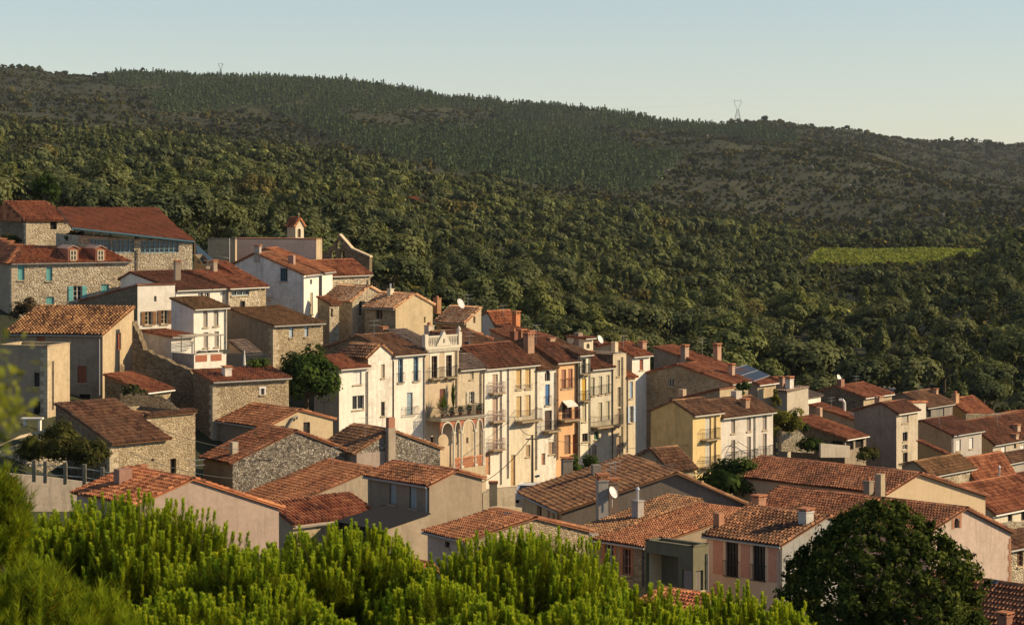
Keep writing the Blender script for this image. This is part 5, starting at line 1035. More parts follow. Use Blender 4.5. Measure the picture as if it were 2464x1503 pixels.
n15 = House('orange_roofed_house', 'small house with bright orange roof and tan gable below the rubble house with flat roof', 191, 40, 643, 1028, uR=801, apex=(720, 988), vend=1009, uL=516, g='R', wm=plaster((0.58, 0.45, 0.28), 0.4), wl=ptp, rm=TORA, vbase=1080, wins=[('R', 730, 1015, 746, 1045, 'd', (0.03, 0.025, 0.02)), ('R', 672, 1024, 684, 1034, 'h')])
mb = MB()
for (a, b), (c, d) in (((688, 1028), (702, 1005)), ((702, 1005), (712, 1000)), ((712, 1000), (712, 1008))): mb.tube(n15.on('R', a, b, 0.15), n15.on('R', c, d, 0.15), 0.08, 0.08, 7)
mb.build('vent_pipe', metal((0.2, 0.19, 0.18)), n15.root, n15.org)
n16 = House('pink_walled_house', 'house with large pale pink wall and red roof behind the pines', 126, 40, 333, 1214, uR=671, apex=(462, 1155), vend=1223, uL=185, g='R', wm=plaster((0.42, 0.315, 0.255), 0.4), rm=TRED, vbase=1330, gut=False, cw=0.225, ex=0.38, chim=[(300, 1165, 1128, 0.8, (0.36, 0.2, 0.15), 2)])
n16.aerial(470, 1158, 1.2)
n20 = House('red_roofed_house', 'dark red roof corner showing between the pines below the annexe', 128, 40, 985, 1385, uR=1050, apex=(1030, 1358), vend=1373, uL=935, g='R', wm=pt_, rm=TRED, vbase=1450)
n20b = House('red_roofed_house', 'small dark red roof below the olive annexe', 122, 46, 1655, 1472, uR=1740, apex=(1715, 1436), vend=1452, uL=1535, g='R', wm=pt_, rm=TRED, vbase=1480)
n21 = House('red_roofed_house', 'terracotta roof in the bottom corner beside the dark dome-shaped tree', 112, 45, 2440, 1560, uR=2620, apex=(2540, 1424), vend=1500, uL=2150, g='R', wm=pt_, wl=pt_, rm=TORA, vbase=1600, cw=0.21, ex=0.36, chim=[(2425, 1515, 1472, 0.5, (0.35, 0.16, 0.1), 0)])
n21.skylight(2385, 1398, 2405, 1410, (0.5, 0.6, 0.65))

# aerials on many roofs
for h_, u_, v_, k_ in ((h4b, 500, 665, 1.6), (h13, 640, 752, 1.8), (r3, 900, 815, 1.7), (r6, 1130, 836, 1.5), (r9, 1290, 830, 2.0), (r14, 1500, 842, 1.5), (e2, 1690, 850, 1.8), (e7, 2060, 935, 1.6), (e12, 2210, 952, 1.6), (e14, 2260, 1025, 1.7), (e15, 2400, 1030, 1.8), (n12, 800, 1125, 1.5), (n14, 880, 1050, 1.5), (h18, 860, 700, 1.2), (h22, 1210, 765, 1.5), (e8, 2000, 985, 1.4), (n9, 1010, 1125, 1.4)):
    h_.aerial(u_, v_, k_)

for h_ in (h1, h3, h10, h11, h12, h13, h18, h8, e17, n8): h_.quoins()
# ------------------------------------------------------------------ vegetation
def unit(a): return a/np.maximum(1e-9, np.linalg.norm(a, axis=-1, keepdims=True))
def leaf_quads(c, nrm, size, asp=0.6):
    """one quad per centre c (N,3), roughly facing nrm"""
    n = len(c); r = unit(rng.normal(size=(n, 3))); t = unit(np.cross(nrm, r)); b = np.cross(nrm, t)
    sz = (size*rng.uniform(0.65, 1.35, n))[:, None]
    q = np.stack([c-t*sz-b*sz*asp*0.4, c+b*sz*asp*-1.0+t*sz*0.1, c+t*sz+b*sz*asp*0.4, c+b*sz*asp-t*sz*0.1], 1)
    return q
def crown(n, rx, rz, zc, leaf, clumps, flat=0.0, asp=0.7, core=True):
    """leaf clumps through an egg-shaped volume; height zc is the middle"""
    u = unit(rng.normal(size=(clumps, 3))); u[:, 2] = np.abs(u[:, 2])*1.0-0.35*rng.random(clumps)
    rad = rng.uniform(0.45, 0.92, clumps)[:, None]
    cc = u*rad*np.array([rx, rx, rz])+np.array([0, 0, zc]); cr = rng.uniform(0.26, 0.46, clumps)*rx
    k = rng.integers(0, clumps, n); d = unit(rng.normal(size=(n, 3))); d[:, 2] = np.where(rng.random(n) < 0.6, np.abs(d[:, 2]), d[:, 2])
    c = cc[k]+d*(cr[k]*rng.uniform(0.75, 1.05, n))[:, None]*np.array([1, 1, 0.85])
    out = unit(c-np.array([0, 0, zc-rz*0.5])); nr = unit(d*0.9+out*0.8+rng.normal(size=(n, 3))*0.22)
    q = leaf_quads(c, nr, leaf, asp)
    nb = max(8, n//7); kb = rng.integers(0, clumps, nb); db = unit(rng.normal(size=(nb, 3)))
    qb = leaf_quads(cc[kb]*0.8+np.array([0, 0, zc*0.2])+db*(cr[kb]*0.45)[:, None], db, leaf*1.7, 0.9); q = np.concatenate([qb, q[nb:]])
    tone = np.clip(0.45+0.16*rng.normal(size=n)+0.18*rng.normal(size=clumps)[k], 0, 1); tone[:nb] = 0.25  # inner leaves get a darker tone: the crown's inside shade in colour
    return q, tone
def conifer(n, h, r, leaf):
    t = rng.random(n)**0.75; z = h*(0.10+0.9*t); rr = r*(1-t)*rng.uniform(0.35, 1.0, n)+0.05*r; a = rng.uniform(0, 2*np.pi, n)
    c = np.stack([rr*np.cos(a), rr*np.sin(a), z-0.15*rr], 1); d = np.stack([np.cos(a), np.sin(a), 0.5*np.ones(n)], 1)
    return leaf_quads(c, unit(d+rng.normal(size=(n, 3))*0.4), leaf, 0.55), np.clip(0.5+0.22*rng.normal(size=n), 0, 1)
def put(templ, pos, scale, rot, tr):
    """many copies of the templates as one vertex array"""
    vs = []; rn = []; tt = []
    kinds = rng.integers(0, len(templ), len(pos))
    for k, (q, tone) in enumerate(templ):
        ii = np.where(kinds == k)[0]
        if len(ii) == 0: continue
        c, s_ = np.cos(rot[ii]), np.sin(rot[ii]); sc = scale[ii]
        x = q[None, ..., 0]*sc[:, None, None]; y = q[None, ..., 1]*sc[:, None, None]; z = q[None, ..., 2]*sc[:, None, None]*rng.uniform(0.85, 1.2, len(ii))[:, None, None]
        p = np.stack([x*c[:, None, None]-y*s_[:, None, None]+pos[ii, 0][:, None, None], x*s_[:, None, None]+y*c[:, None, None]+pos[ii, 1][:, None, None], z+pos[ii, 2][:, None, None]], -1)
        vs.append(p.reshape(-1, 3)); rn.append(np.tile(tone, len(ii))); tt.append(np.repeat(tr[ii], len(tone)))
    return np.concatenate(vs), np.concatenate(rn), np.concatenate(tt)
OAKST = [(0.0, (0.046, 0.056, 0.029)), (0.45, (0.106, 0.120, 0.060)), (0.8, (0.155, 0.168, 0.080)), (1.0, (0.20, 0.21, 0.097))]
OAKH = [(0.0, (0.55, 0.62, 0.64)), (0.2, (0.78, 0.82, 0.80)), (0.5, (1.0, 0.98, 0.90)), (0.8, (1.18, 1.22, 0.92)), (0.94, (1.6, 1.5, 0.95)), (1.0, (1.4, 1.1, 0.85))]
M_OAK = leafmat('oak_leaf', OAKST, 0.22, hues=OAKH, objrand=True); M_OAKS = leafmat('oak_leaf_far', OAKST, 0.22, hues=OAKH)
M_CON = leafmat('conifer_needles', [(0, (0.020, 0.032, 0.018)), (0.5, (0.068, 0.098, 0.050)), (1, (0.14, 0.175, 0.085))], 0.1, hues=[(0, (0.8, 0.9, 0.9)), (1, (1.2, 1.1, 1.0))])
M_SCR = leafmat('scrub_leaf', [(0, (0.030, 0.036, 0.015)), (0.5, (0.068, 0.076, 0.031)), (1, (0.115, 0.12, 0.05))], 0.1, hues=[(0, (0.75, 0.85, 0.8)), (0.6, (1, 1, 1)), (0.85, (1.5, 1.15, 0.85)), (1, (1.9, 1.5, 0.9))])
M_BARK = paint((0.09, 0.065, 0.045), 0.95, 'bark')
SKYL = np.array([(-200, 484), (0, 484), (150, 500), (380, 502), (470, 575), (500, 572), (690, 572), (760, 573), (790, 600), (815, 566), (850, 605), (890, 620), (920, 705), (1040, 725), (1160, 740), (1240, 750), (1320, 805), (1560, 825), (1650, 822), (1790, 878), (1870, 905), (2000, 925), (2140, 930), (2240, 942), (2300, 945), (2400, 985), (2464, 1000), (2700, 1020)], float)
# road and vineyard, laid on the ground
def ribbon(pts, width):
    P3 = []
    for u, v in pts: D = ghit(u, v, 330, 700); P3.append(V(((u-U0)*K*D, D, 0)))
    out = []
    for i in range(len(P3)-1):
        for k in range(8): out.append(P3[i].lerp(P3[i+1], k/8))
    out.append(P3[-1]); return out
def road(label, pts, width):
    c = ribbon(pts, width); mb = MB(); prev = None
    for i, p in enumerate(c):
        d = (c[min(i+1, len(c)-1)]-c[max(i-1, 0)]).normalized(); n = V((-d.y, d.x, 0)); row = []
        for k in range(5): q = p+n*width*(k/4-0.5); row.append(V((q.x, q.y, g1(q.x, q.y)+0.35)))
        if prev:
            for k in range(4): mb.face([prev[k], prev[k+1], row[k+1], row[k]])
        prev = row
    s = NB('asphalt'); s.col(s.ramp(s.noise(s.coord(), 0.8, 4), [(0.3, (0.11, 0.105, 0.10)), (0.7, (0.16, 0.15, 0.14))]))
    return tag(mb.build('road', s.m, None, (c[0].x, c[0].y, -30)), label, 'road', None, 'structure'), c
_, rc1 = road('grey country road bending through the wooded valley', [(1868, 812), (1885, 832), (1912, 852), (1955, 862), (2005, 864), (2040, 885), (2085, 905), (2112, 925), (2120, 945)], 6.5)
RC = np.array([(p.x, p.y) for p in rc1])
VY = [(1938, 637), (1975, 603), (2130, 606), (2362, 606), (2330, 624), (2180, 640)]
VY3 = [(lambda D: ((u-U0)*K*D, D))(ghit(u, v, 700, 1240)) for u, v in VY]
vx, vy = np.array([p[0] for p in VY3]), np.array([p[1] for p in VY3])
n = 26000; x = rng.uniform(vx.min(), vx.max(), n); y = rng.uniform(vy.min(), vy.max(), n); y = np.round(y/2.6)*2.6+rng.normal(0, 0.3, n)
ok = inpoly(x, y, VY3); x, y = x[ok], y[ok]; z = gz(x, y)+rng.uniform(0.3, 1.7, len(x))
q = leaf_quads(np.stack([x, y, z], 1), unit(rng.normal(size=(len(x), 3))+np.array([0.4, -0.5, 0.9])), 0.55, 0.8)
M_VINE = leafmat('vine_row_leaf', [(0, (0.12, 0.15, 0.03)), (0.5, (0.175, 0.205, 0.042)), (1, (0.24, 0.26, 0.06))], 0.3)
tag(link('vineyard', np_mesh('vineyard', q.reshape(-1, 3), 4, {'rnd': rng.random(len(x)), 'tr': rng.random(len(x))}, [M_VINE])), 'bright green vineyard field in the valley', 'vineyard', None, 'stuff')

CONP = [[(360, 232), (470, 218), (620, 215), (760, 235), (640, 262), (520, 272), (385, 276)], [(262, 208), (275, 187), (420, 183), (470, 200), (440, 212)],
        [(440, 195), (540, 183), (640, 175), (760, 183), (850, 205), (960, 222), (1100, 240), (1450, 272), (1700, 292), (1900, 325), (1925, 352), (1800, 335), (1640, 322), (1500, 310), (1350, 302), (1240, 300), (1180, 270), (1030, 262), (900, 275), (800, 260), (640, 240), (560, 216), (450, 215)],
        [(640, 262), (800, 262), (830, 300), (900, 330), (1000, 320), (1100, 318), (1240, 300), (1400, 318), (1480, 345), (1560, 375), (1640, 380), (1600, 430), (1560, 470), (1480, 470), (1300, 450), (1120, 420), (1000, 392), (860, 360), (740, 310)]]
BARE = [[(968, 482), (1042, 482), (1046, 512), (964, 512)], [(1440, 745), (1500, 735), (1600, 765), (1590, 790), (1500, 785)], [(0, 345), (180, 350), (120, 400), (0, 395)], [(1880, 660), (1930, 600), (1990, 600), (1940, 640)], [(1960, 700), (2060, 690), (2060, 720), (1970, 730)]]
def inp(u, v, polys):
    r = np.zeros(u.shape, bool)
    for p in polys: r |= inpoly(u, v, p)
    return r
def field(d0, d1, sp, um=(-300, 2760)):
    """jittered grid of ground points between two depths"""
    xs = np.arange((um[0]-U0)*K*d1, (um[1]-U0)*K*d1, sp); ys = np.arange(d0, d1, sp); X, Y = np.meshgrid(xs, ys)
    X = (X+rng.uniform(-0.46, 0.46, X.shape)*sp).ravel(); Y = (Y+rng.uniform(-0.46, 0.46, Y.shape)*sp).ravel()
    u = X/(K*Y)+U0; k = (u > um[0]) & (u < um[1]); X, Y, u = X[k], Y[k], u[k]; Z = gz(X, Y); return X, Y, Z, u, VH-Z/(K*Y)
# oak wood between the village and the far slope
X, Y, Z, u, v = field(285, 1330, 5.0)
sc = np.clip(rng.lognormal(1.36, 0.42, len(X)), 1.8, 9.0)
low = smooth_noise(X*1.3+70, Y*1.1); sc *= np.clip(1.0+0.22*low, 0.6, 1.3)
vtop = v-sc/(K*Y); skl = np.interp(u, SKYL[:, 0], SKYL[:, 1])
keep = (vtop < skl+6) & ~inp(u, v, BARE) & ~inpoly(X, Y, VY3)
dr = np.min((X[:, None]-RC[None, :, 0])**2+(Y[:, None]-RC[None, :, 1])**2, 1); keep &= dr > 7.0**2
keep &= ~((Y < 1250) & inpoly(u, v, [(1930, 652), (1960, 603), (2370, 600), (2350, 628), (2200, 648)]))
keep &= (Y > 300+np.clip((u-1500)*0.03, 0, 25)) & (rng.random(len(X)) < np.where((Y > 1000) & (v < 470), 0.45, 0.95-0.55*(smooth_noise(X*2.2+30, Y*1.6) > 0.75))) & ~inp(u, v, CONP)
# shorter growth just in front of the vineyard
nearv = inpoly(u, v-10, [(1900, 660), (1940, 590), (2400, 590), (2400, 668), (2100, 690)]); sc = np.where(nearv, sc*0.5, sc)
keep &= ~((v-sc/(K*Y) < 632) & (v > 600) & (u > 1940) & (u < 2340) & (Y < 900) & (u < 2290) & (rng.random(len(X)) < 0.85))
X, Y, Z, u, v, sc = X[keep], Y[keep], Z[keep], u[keep], v[keep], sc[keep]
print('oaks', len(X))
T_NEAR = []
for k in range(7):
    rx = rng.uniform(0.40, 0.58); q, tone = crown(2000, rx, 0.42, 0.56, 0.029, int(rng.integers(11, 19))); T_NEAR.append((q, tone))
T_NEAR += [conifer(800, 1.0, 0.30, 0.05), conifer(800, 1.0, 0.24, 0.05)]
T_FAR = [crown(int(rng.integers(220, 360)), rng.uniform(0.44, 0.66), 0.40, 0.52, 0.062, int(rng.integers(5, 11))) for _ in range(9)]+[conifer(150, 1.15, 0.30, 0.09)]+[crown(120, 0.75, 0.28, 0.35, 0.1, 8)]
order = np.argsort(-(sc/Y)); ind = order[:280]; rest = order[280:]
KINDS = [('oak_tree', 'dense rounded dark evergreen oak among the trees behind the village roofs', 'oaks behind the village'),
         ('bushy_tree', 'loose bushy olive green tree among the oaks behind the village roofs', 'bushy trees behind the village'),
         ('broadleaf_tree', 'full broad-leaved tree with clumped crown behind the village roofs', 'broad-leaved trees behind the village'),
         ('conifer', 'pointed dark conifer among the oaks behind the village roofs', 'conifers behind the village')]
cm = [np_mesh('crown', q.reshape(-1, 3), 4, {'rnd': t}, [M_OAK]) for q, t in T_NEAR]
mb = MB(); mb.tube((0, 0, -0.06), (0.01, 0, 0.3), 0.035, 0.022, 6)
for k in range(4): a = k*1.7; mb.tube((0.01, 0, 0.26), (0.2*math.cos(a), 0.2*math.sin(a), 0.52), 0.016, 0.006, 5)
_tr = mb.build('trunk', M_BARK); tm_ = _tr.data; bpy.data.objects.remove(_tr)
for i, j in enumerate(ind):
    kd = 3 if i % 9 == 4 else i % 3; nm, lb, gp = KINDS[kd]
    r_ = empty(nm, (X[j], Y[j], Z[j]), lb, 'tree', gp); r_.scale = (sc[j]*rng.uniform(0.95, 1.25),)*2+(sc[j],); r_.rotation_euler.z = rng.uniform(0, 6.28)
    hv = float(np.clip(0.5+0.24*float(smooth_noise(X[j:j+1]*2.0, Y[j:j+1]*2.0)[0])+0.2*rng.normal()+(0.22 if 1250 < u[j] < 1950 and Y[j] < 420 else 0), 0, 1)); hc = [float(np.interp(hv, [q_[0] for q_ in OAKH], [q_[1][k] for q_ in OAKH])) for k in range(3)]
    link('trunk', tm_, r_); co = link('crown', cm[7+i % 2 if kd == 3 else kd*2+int(rng.integers(0, 2))+(1 if i % 7 == 0 else 0)], r_); co.color = (*hc, 1)
pos = np.stack([X, Y, Z-0.1], 1)[rest]
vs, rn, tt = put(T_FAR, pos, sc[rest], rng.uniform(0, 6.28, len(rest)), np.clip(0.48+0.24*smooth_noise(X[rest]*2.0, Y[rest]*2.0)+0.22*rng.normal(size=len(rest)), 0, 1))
tag(link('forest', np_mesh('forest', vs, 4, {'rnd': rn, 'tr': tt}, [M_OAKS])), 'dense evergreen oak wood covering the slopes behind the village', 'forest', None, 'stuff')
# conifer plantations high on the far slope
X, Y, Z, u, v = field(1300, 3350, 5.2, (200, 2000)); k = inp(u+12*smooth_noise(X*3, Y*3), v+4*smooth_noise(X*4+50, Y*4), CONP) & (Z > -40); k &= rng.random(len(X)) < 0.97-0.5*(smooth_noise(X, Y) > 1.0)
X, Y, Z = X[k], Y[k], Z[k]; print('conifers', len(X))
if len(X) > 20000: kk = rng.permutation(len(X))[:20000]; X, Y, Z = X[kk], Y[kk], Z[kk]
T_CON = [conifer(50, 1.0, rng.uniform(0.24, 0.32), 0.09) for _ in range(5)]
hh = np.clip(rng.normal(8.6, 1.5, len(X)), 4.5, 13)*np.where(rng.random(len(X)) < 0.02, 1.35, 1.0)
vs, rn, tt = put(T_CON, np.stack([X, Y, Z-0.5], 1), hh, rng.uniform(0, 6.28, len(X)), rng.random(len(X)))
tag(link('conifer_plantation', np_mesh('conifer_plantation', vs, 4, {'rnd': rn, 'tr': tt}, [M_CON])), 'blue-green conifer plantation on the ridge of the far hill', 'conifer wood', None, 'stuff')
# scrub on the open heath
X, Y, Z, u, v = field(1000, 4150, 5.4); den = 0.58+0.3*smooth_noise(X*0.7, Y*0.7)+0.2*(Y > 3000); den = np.where((v > 330) & (u > 1450), den+0.34, den)
k = (~inp(u, v, CONP)) & (rng.random(len(X)) < den) & ~inpoly(X, Y, VY3); X, Y, Z = X[k], Y[k], Z[k]; print('scrub', len(X))
T_SCR = [crown(26, rng.uniform(0.6, 0.8), 0.42, 0.4, 0.22, 5) for _ in range(6)]
hs = np.clip(rng.lognormal(0.55, 0.55, len(X)), 0.7, 7); hs *= np.where(Y > 3000, 1.25, 1.12)
vs, rn, tt = put(T_SCR, np.stack([X, Y, Z-0.2], 1), hs, rng.uniform(0, 6.28, len(X)), rng.random(len(X)))
tag(link('scrub', np_mesh('scrub', vs, 4, {'rnd': rn, 'tr': tt}, [M_SCR])), 'low dark scrub dotted over the brown heath of the far hill', 'scrub', None, 'stuff')
# crouching undergrowth between the trees
X, Y, Z, u, v = field(285, 1150, 3.4); skl = np.interp(u, SKYL[:, 0], SKYL[:, 1]); dr = np.min((X[:, None]-RC[None, :, 0])**2+(Y[:, None]-RC[None, :, 1])**2, 1)
k = (v-20 < skl) & (rng.random(len(X)) < 0.55) & ~inpoly(X, Y, VY3) & (dr > 20) & (Y > 305); X, Y, Z = X[k], Y[k], Z[k]; print('under', len(X))
kk = rng.permutation(len(X))[:9000]; X, Y, Z = X[kk], Y[kk], Z[kk]
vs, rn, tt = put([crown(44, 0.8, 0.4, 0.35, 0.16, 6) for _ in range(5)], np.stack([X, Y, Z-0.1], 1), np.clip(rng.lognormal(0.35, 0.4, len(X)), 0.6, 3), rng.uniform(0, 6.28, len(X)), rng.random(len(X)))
tag(link('undergrowth', np_mesh('undergrowth', vs, 4, {'rnd': rn, 'tr': tt}, [M_SCR])), 'brown and green undergrowth between the oaks', 'undergrowth', None, 'stuff')

# ---------------- nearer trees and shrubs
def leafy(name, label, base, h, rx, n, leaf, mat, cat='tree', clumps=26, zc=0.58, rz=0.44, trunk=True, asp=0.6):
    base = V(base); o = empty(name, base, label, cat)
    q, t = crown(n, rx, h*rz, h*zc, leaf, clumps, asp=asp)
    link('foliage' if cat != 'tree' else 'crown', np_mesh('crown', q.reshape(-1, 3), 4, {'rnd': t, 'tr': t}, [mat]), o)
    if trunk:
        mb = MB(); mb.tube((0, 0, -0.5), (0.05, 0, h*0.4), h*0.035, h*0.02, 7)
        for k in range(6): a = k*1.1; mb.tube((0.05, 0, h*0.35), (rx*0.6*math.cos(a), rx*0.6*math.sin(a), h*(0.55+0.05*(k % 3))), h*0.016, h*0.005, 5)
        mb.build('trunk' if cat == 'tree' else 'stem', M_BARK, o)
    return o
M_FIG = leafmat('fig_leaf', [(0, (0.014, 0.026, 0.008)), (0.5, (0.04, 0.068, 0.016)), (1, (0.095, 0.135, 0.03))], 0.3)
M_HED = leafmat('hedge_leaf', [(0, (0.014, 0.018, 0.006)), (0.5, (0.055, 0.058, 0.016)), (1, (0.14, 0.13, 0.04))], 0.25)
leafy('fig_tree', 'big glossy green fig tree against the lower white row house', P(737, 1030, 203), 7.3, 2.9, 8000, 0.14, M_FIG, clumps=52, zc=0.5, rz=0.50, asp=0.8)
leafy('fig_tree', 'fig tree filling the gap between the yellow house and the long brown roof', P(1765, 1260, 176), 4.4, 2.9, 4500, 0.14, M_FIG, clumps=34, zc=0.6, asp=0.8)
for i, (uu, vb, D, h, rx, lb) in enumerate([(150, 1145, 156, 2.8, 1.5, 'lowest rounded mass of the clipped hedge below the stone barn'), (85, 1132, 158, 2.3, 1.4, 'end shrub of the hedge beside the curving path'), (215, 1150, 155, 2.6, 1.4, 'hedge shrub touching the lit wall of the stone barn'), (145, 1085, 160, 2.0, 1.2, 'upper hedge shrub against the dark flank of the stone barn')]):
    leafy('hedge_shrub', lb, P(uu, vb, D), h, rx, 4200, 0.085, M_HED, 'shrub', 40, 0.5, 0.5, False)
leafy('climbing_shrub', 'yellow-green creeper hanging over the wall beside the pale house with window guards', P(1885, 1108, 240), 6.6, 1.9, 4200, 0.13, LEAF_Y, 'shrub', 20, 0.5, 0.55, False)
leafy('climbing_shrub', 'yellow-green creeper climbing the corner of the solar panel house', P(1868, 1010, 250), 3.2, 0.6, 800, 0.12, LEAF_Y, 'shrub', 10, 0.55, 0.55, False)
leafy('garden_shrub', 'dark clipped garden shrub below the red tiled shelter', P(1955, 1100, 243), 2.0, 1.6, 2000, 0.11, M_FIG, 'shrub', 14, 0.5, 0.5, False)
leafy('garden_shrub', 'grey-green garden shrub beside the railings of the shelter', P(2078, 1116, 238), 1.5, 1.8, 1500, 0.10, M_HED, 'shrub', 12, 0.5, 0.5, False)
leafy('conical_shrub', 'small dark cone-shaped shrub by the red tiled shelter', P(1937, 1058, 246), 2.0, 0.45, 420, 0.08, M_FIG, 'shrub', 10, 0.5, 0.5, False)
leafy('creeper', 'dark creeper hanging on the corner of the broad rubble gable', P(1785, 985, 236), 3.2, 0.9, 420, 0.13, M_FIG, 'shrub', 12, 0.55, 0.5, False)
leafy('flowering_bush', 'tall pink flowering bush in front of the orange house', P(1378, 1190, 213), 4.4, 1.0, 2600, 0.09, LEAF_G, 'shrub', 14, 0.5, 0.5, False)
leafy('flowering_bush', 'loose green bush in the street before the greyish cream house', P(1415, 1190, 214), 4.0, 1.3, 2600, 0.09, LEAF_G, 'shrub', 14, 0.5, 0.5, False)
leafy('roof_garden_plant', 'green plants along the edge of the flat red roof', P(625, 893, 202), 1.2, 1.1, 320, 0.12, LEAF_G, 'plant', 10, 0.5, 0.5, False)
leafy('weeds', 'dry weeds sprouting on the broken inner wall of the roofless building', P(320, 965, 184), 1.4, 1.0, 300, 0.10, M_SCR, 'plant', 10, 0.5, 0.5, False)
leafy('bush', 'scrubby bush on the bank below the hipped stone house', P(22, 600, 252), 1.6, 1.5, 1500, 0.12, M_HED, 'shrub', 12, 0.5, 0.5, False)
leafy('bush', 'dark bush by the wall of the long house with blue gutter', P(180, 590, 240), 1.7, 0.9, 900, 0.11, M_HED, 'shrub', 10, 0.5, 0.5, False)
leafy('dark_bush', 'dead brown bush beside the golden tiled house', P(66, 788, 212), 2.7, 1.5, 2600, 0.09, leafmat('dry_leaf', [(0, (0.03, 0.022, 0.012)), (0.5, (0.09, 0.062, 0.034)), (1, (0.17, 0.125, 0.07))], 0.1), 'shrub', 14, 0.5, 0.5, False)
leafy('cypress', 'dark bushy conifer rising behind the highest red roof', P(110, 520, 285), 5.5, 1.7, 1500, 0.16, M_FIG, clumps=24, zc=0.5, rz=0.5)
# dark dome-shaped tree
M_MAG = leafmat('glossy_leaf', [(0, (0.014, 0.022, 0.006)), (0.5, (0.048, 0.066, 0.015)), (0.85, (0.11, 0.13, 0.027)), (1, (0.19, 0.20, 0.042))], 0.2)
DM = 74; kk = K*DM; base = P(2125, 1640, DM); o = empty('dome_tree', base, 'large dark glossy dome-shaped evergreen tree in front of the pink gabled house', 'tree')
n = 58000; H = (1640-1195)*kk; nc = 2600; t = rng.random(nc)**0.7; zz = H*(1-t)-0.1; tt_ = 1-zz/H
prof = np.interp(tt_, [0, 0.05, 0.124, 0.19, 0.35, 0.5, 0.69, 1.0], [0.08, 0.20, 0.42, 0.57, 0.85, 0.96, 1.0, 0.98])*240*kk
a = rng.uniform(0, 2*np.pi, nc); lump = 1+0.05*np.sin(3*a+zz*2.1)+0.075*np.sin(7*a-zz*3.3)+0.075*np.sin(13*a+zz*5); rr = prof*lump*(1-0.20*rng.random(nc)**2)
cc_ = np.stack([rr*np.cos(a), rr*np.sin(a), zz], 1); ki = rng.integers(0, nc, n); off = unit(rng.normal(size=(n, 3))); rk = rng.uniform(0.14, 0.30, nc)
c = cc_[ki]+off*(rk[ki]*rng.random(n)**0.5)[:, None]*np.array([1, 1, 0.85]); nr = unit(off*0.8+np.stack([np.cos(a[ki]), np.sin(a[ki]), 0.7+0*ki], 1)*0.6+rng.normal(size=(n, 3))*0.5); tn = rng.normal(0, 0.13, nc)
q = leaf_quads(c, nr, 0.078, 0.5); link('crown', np_mesh('crown', q.reshape(-1, 3), 4, {'rnd': np.clip(rng.normal(0.42, 0.17, n)+tn[ki], 0, 1)}, [M_MAG]), o)
mb = MB(); mb.tube((0, 0, -4), (0.1, 0, H*0.5), 0.28, 0.12, 9)
for k in range(10): al = k*0.9; mb.tube((0.05, 0, H*(0.1+0.04*k)), (1.9*math.cos(al), 1.9*math.sin(al), H*(0.25+0.05*k)), 0.08, 0.02, 6)
mb.build('trunk', M_BARK, o)
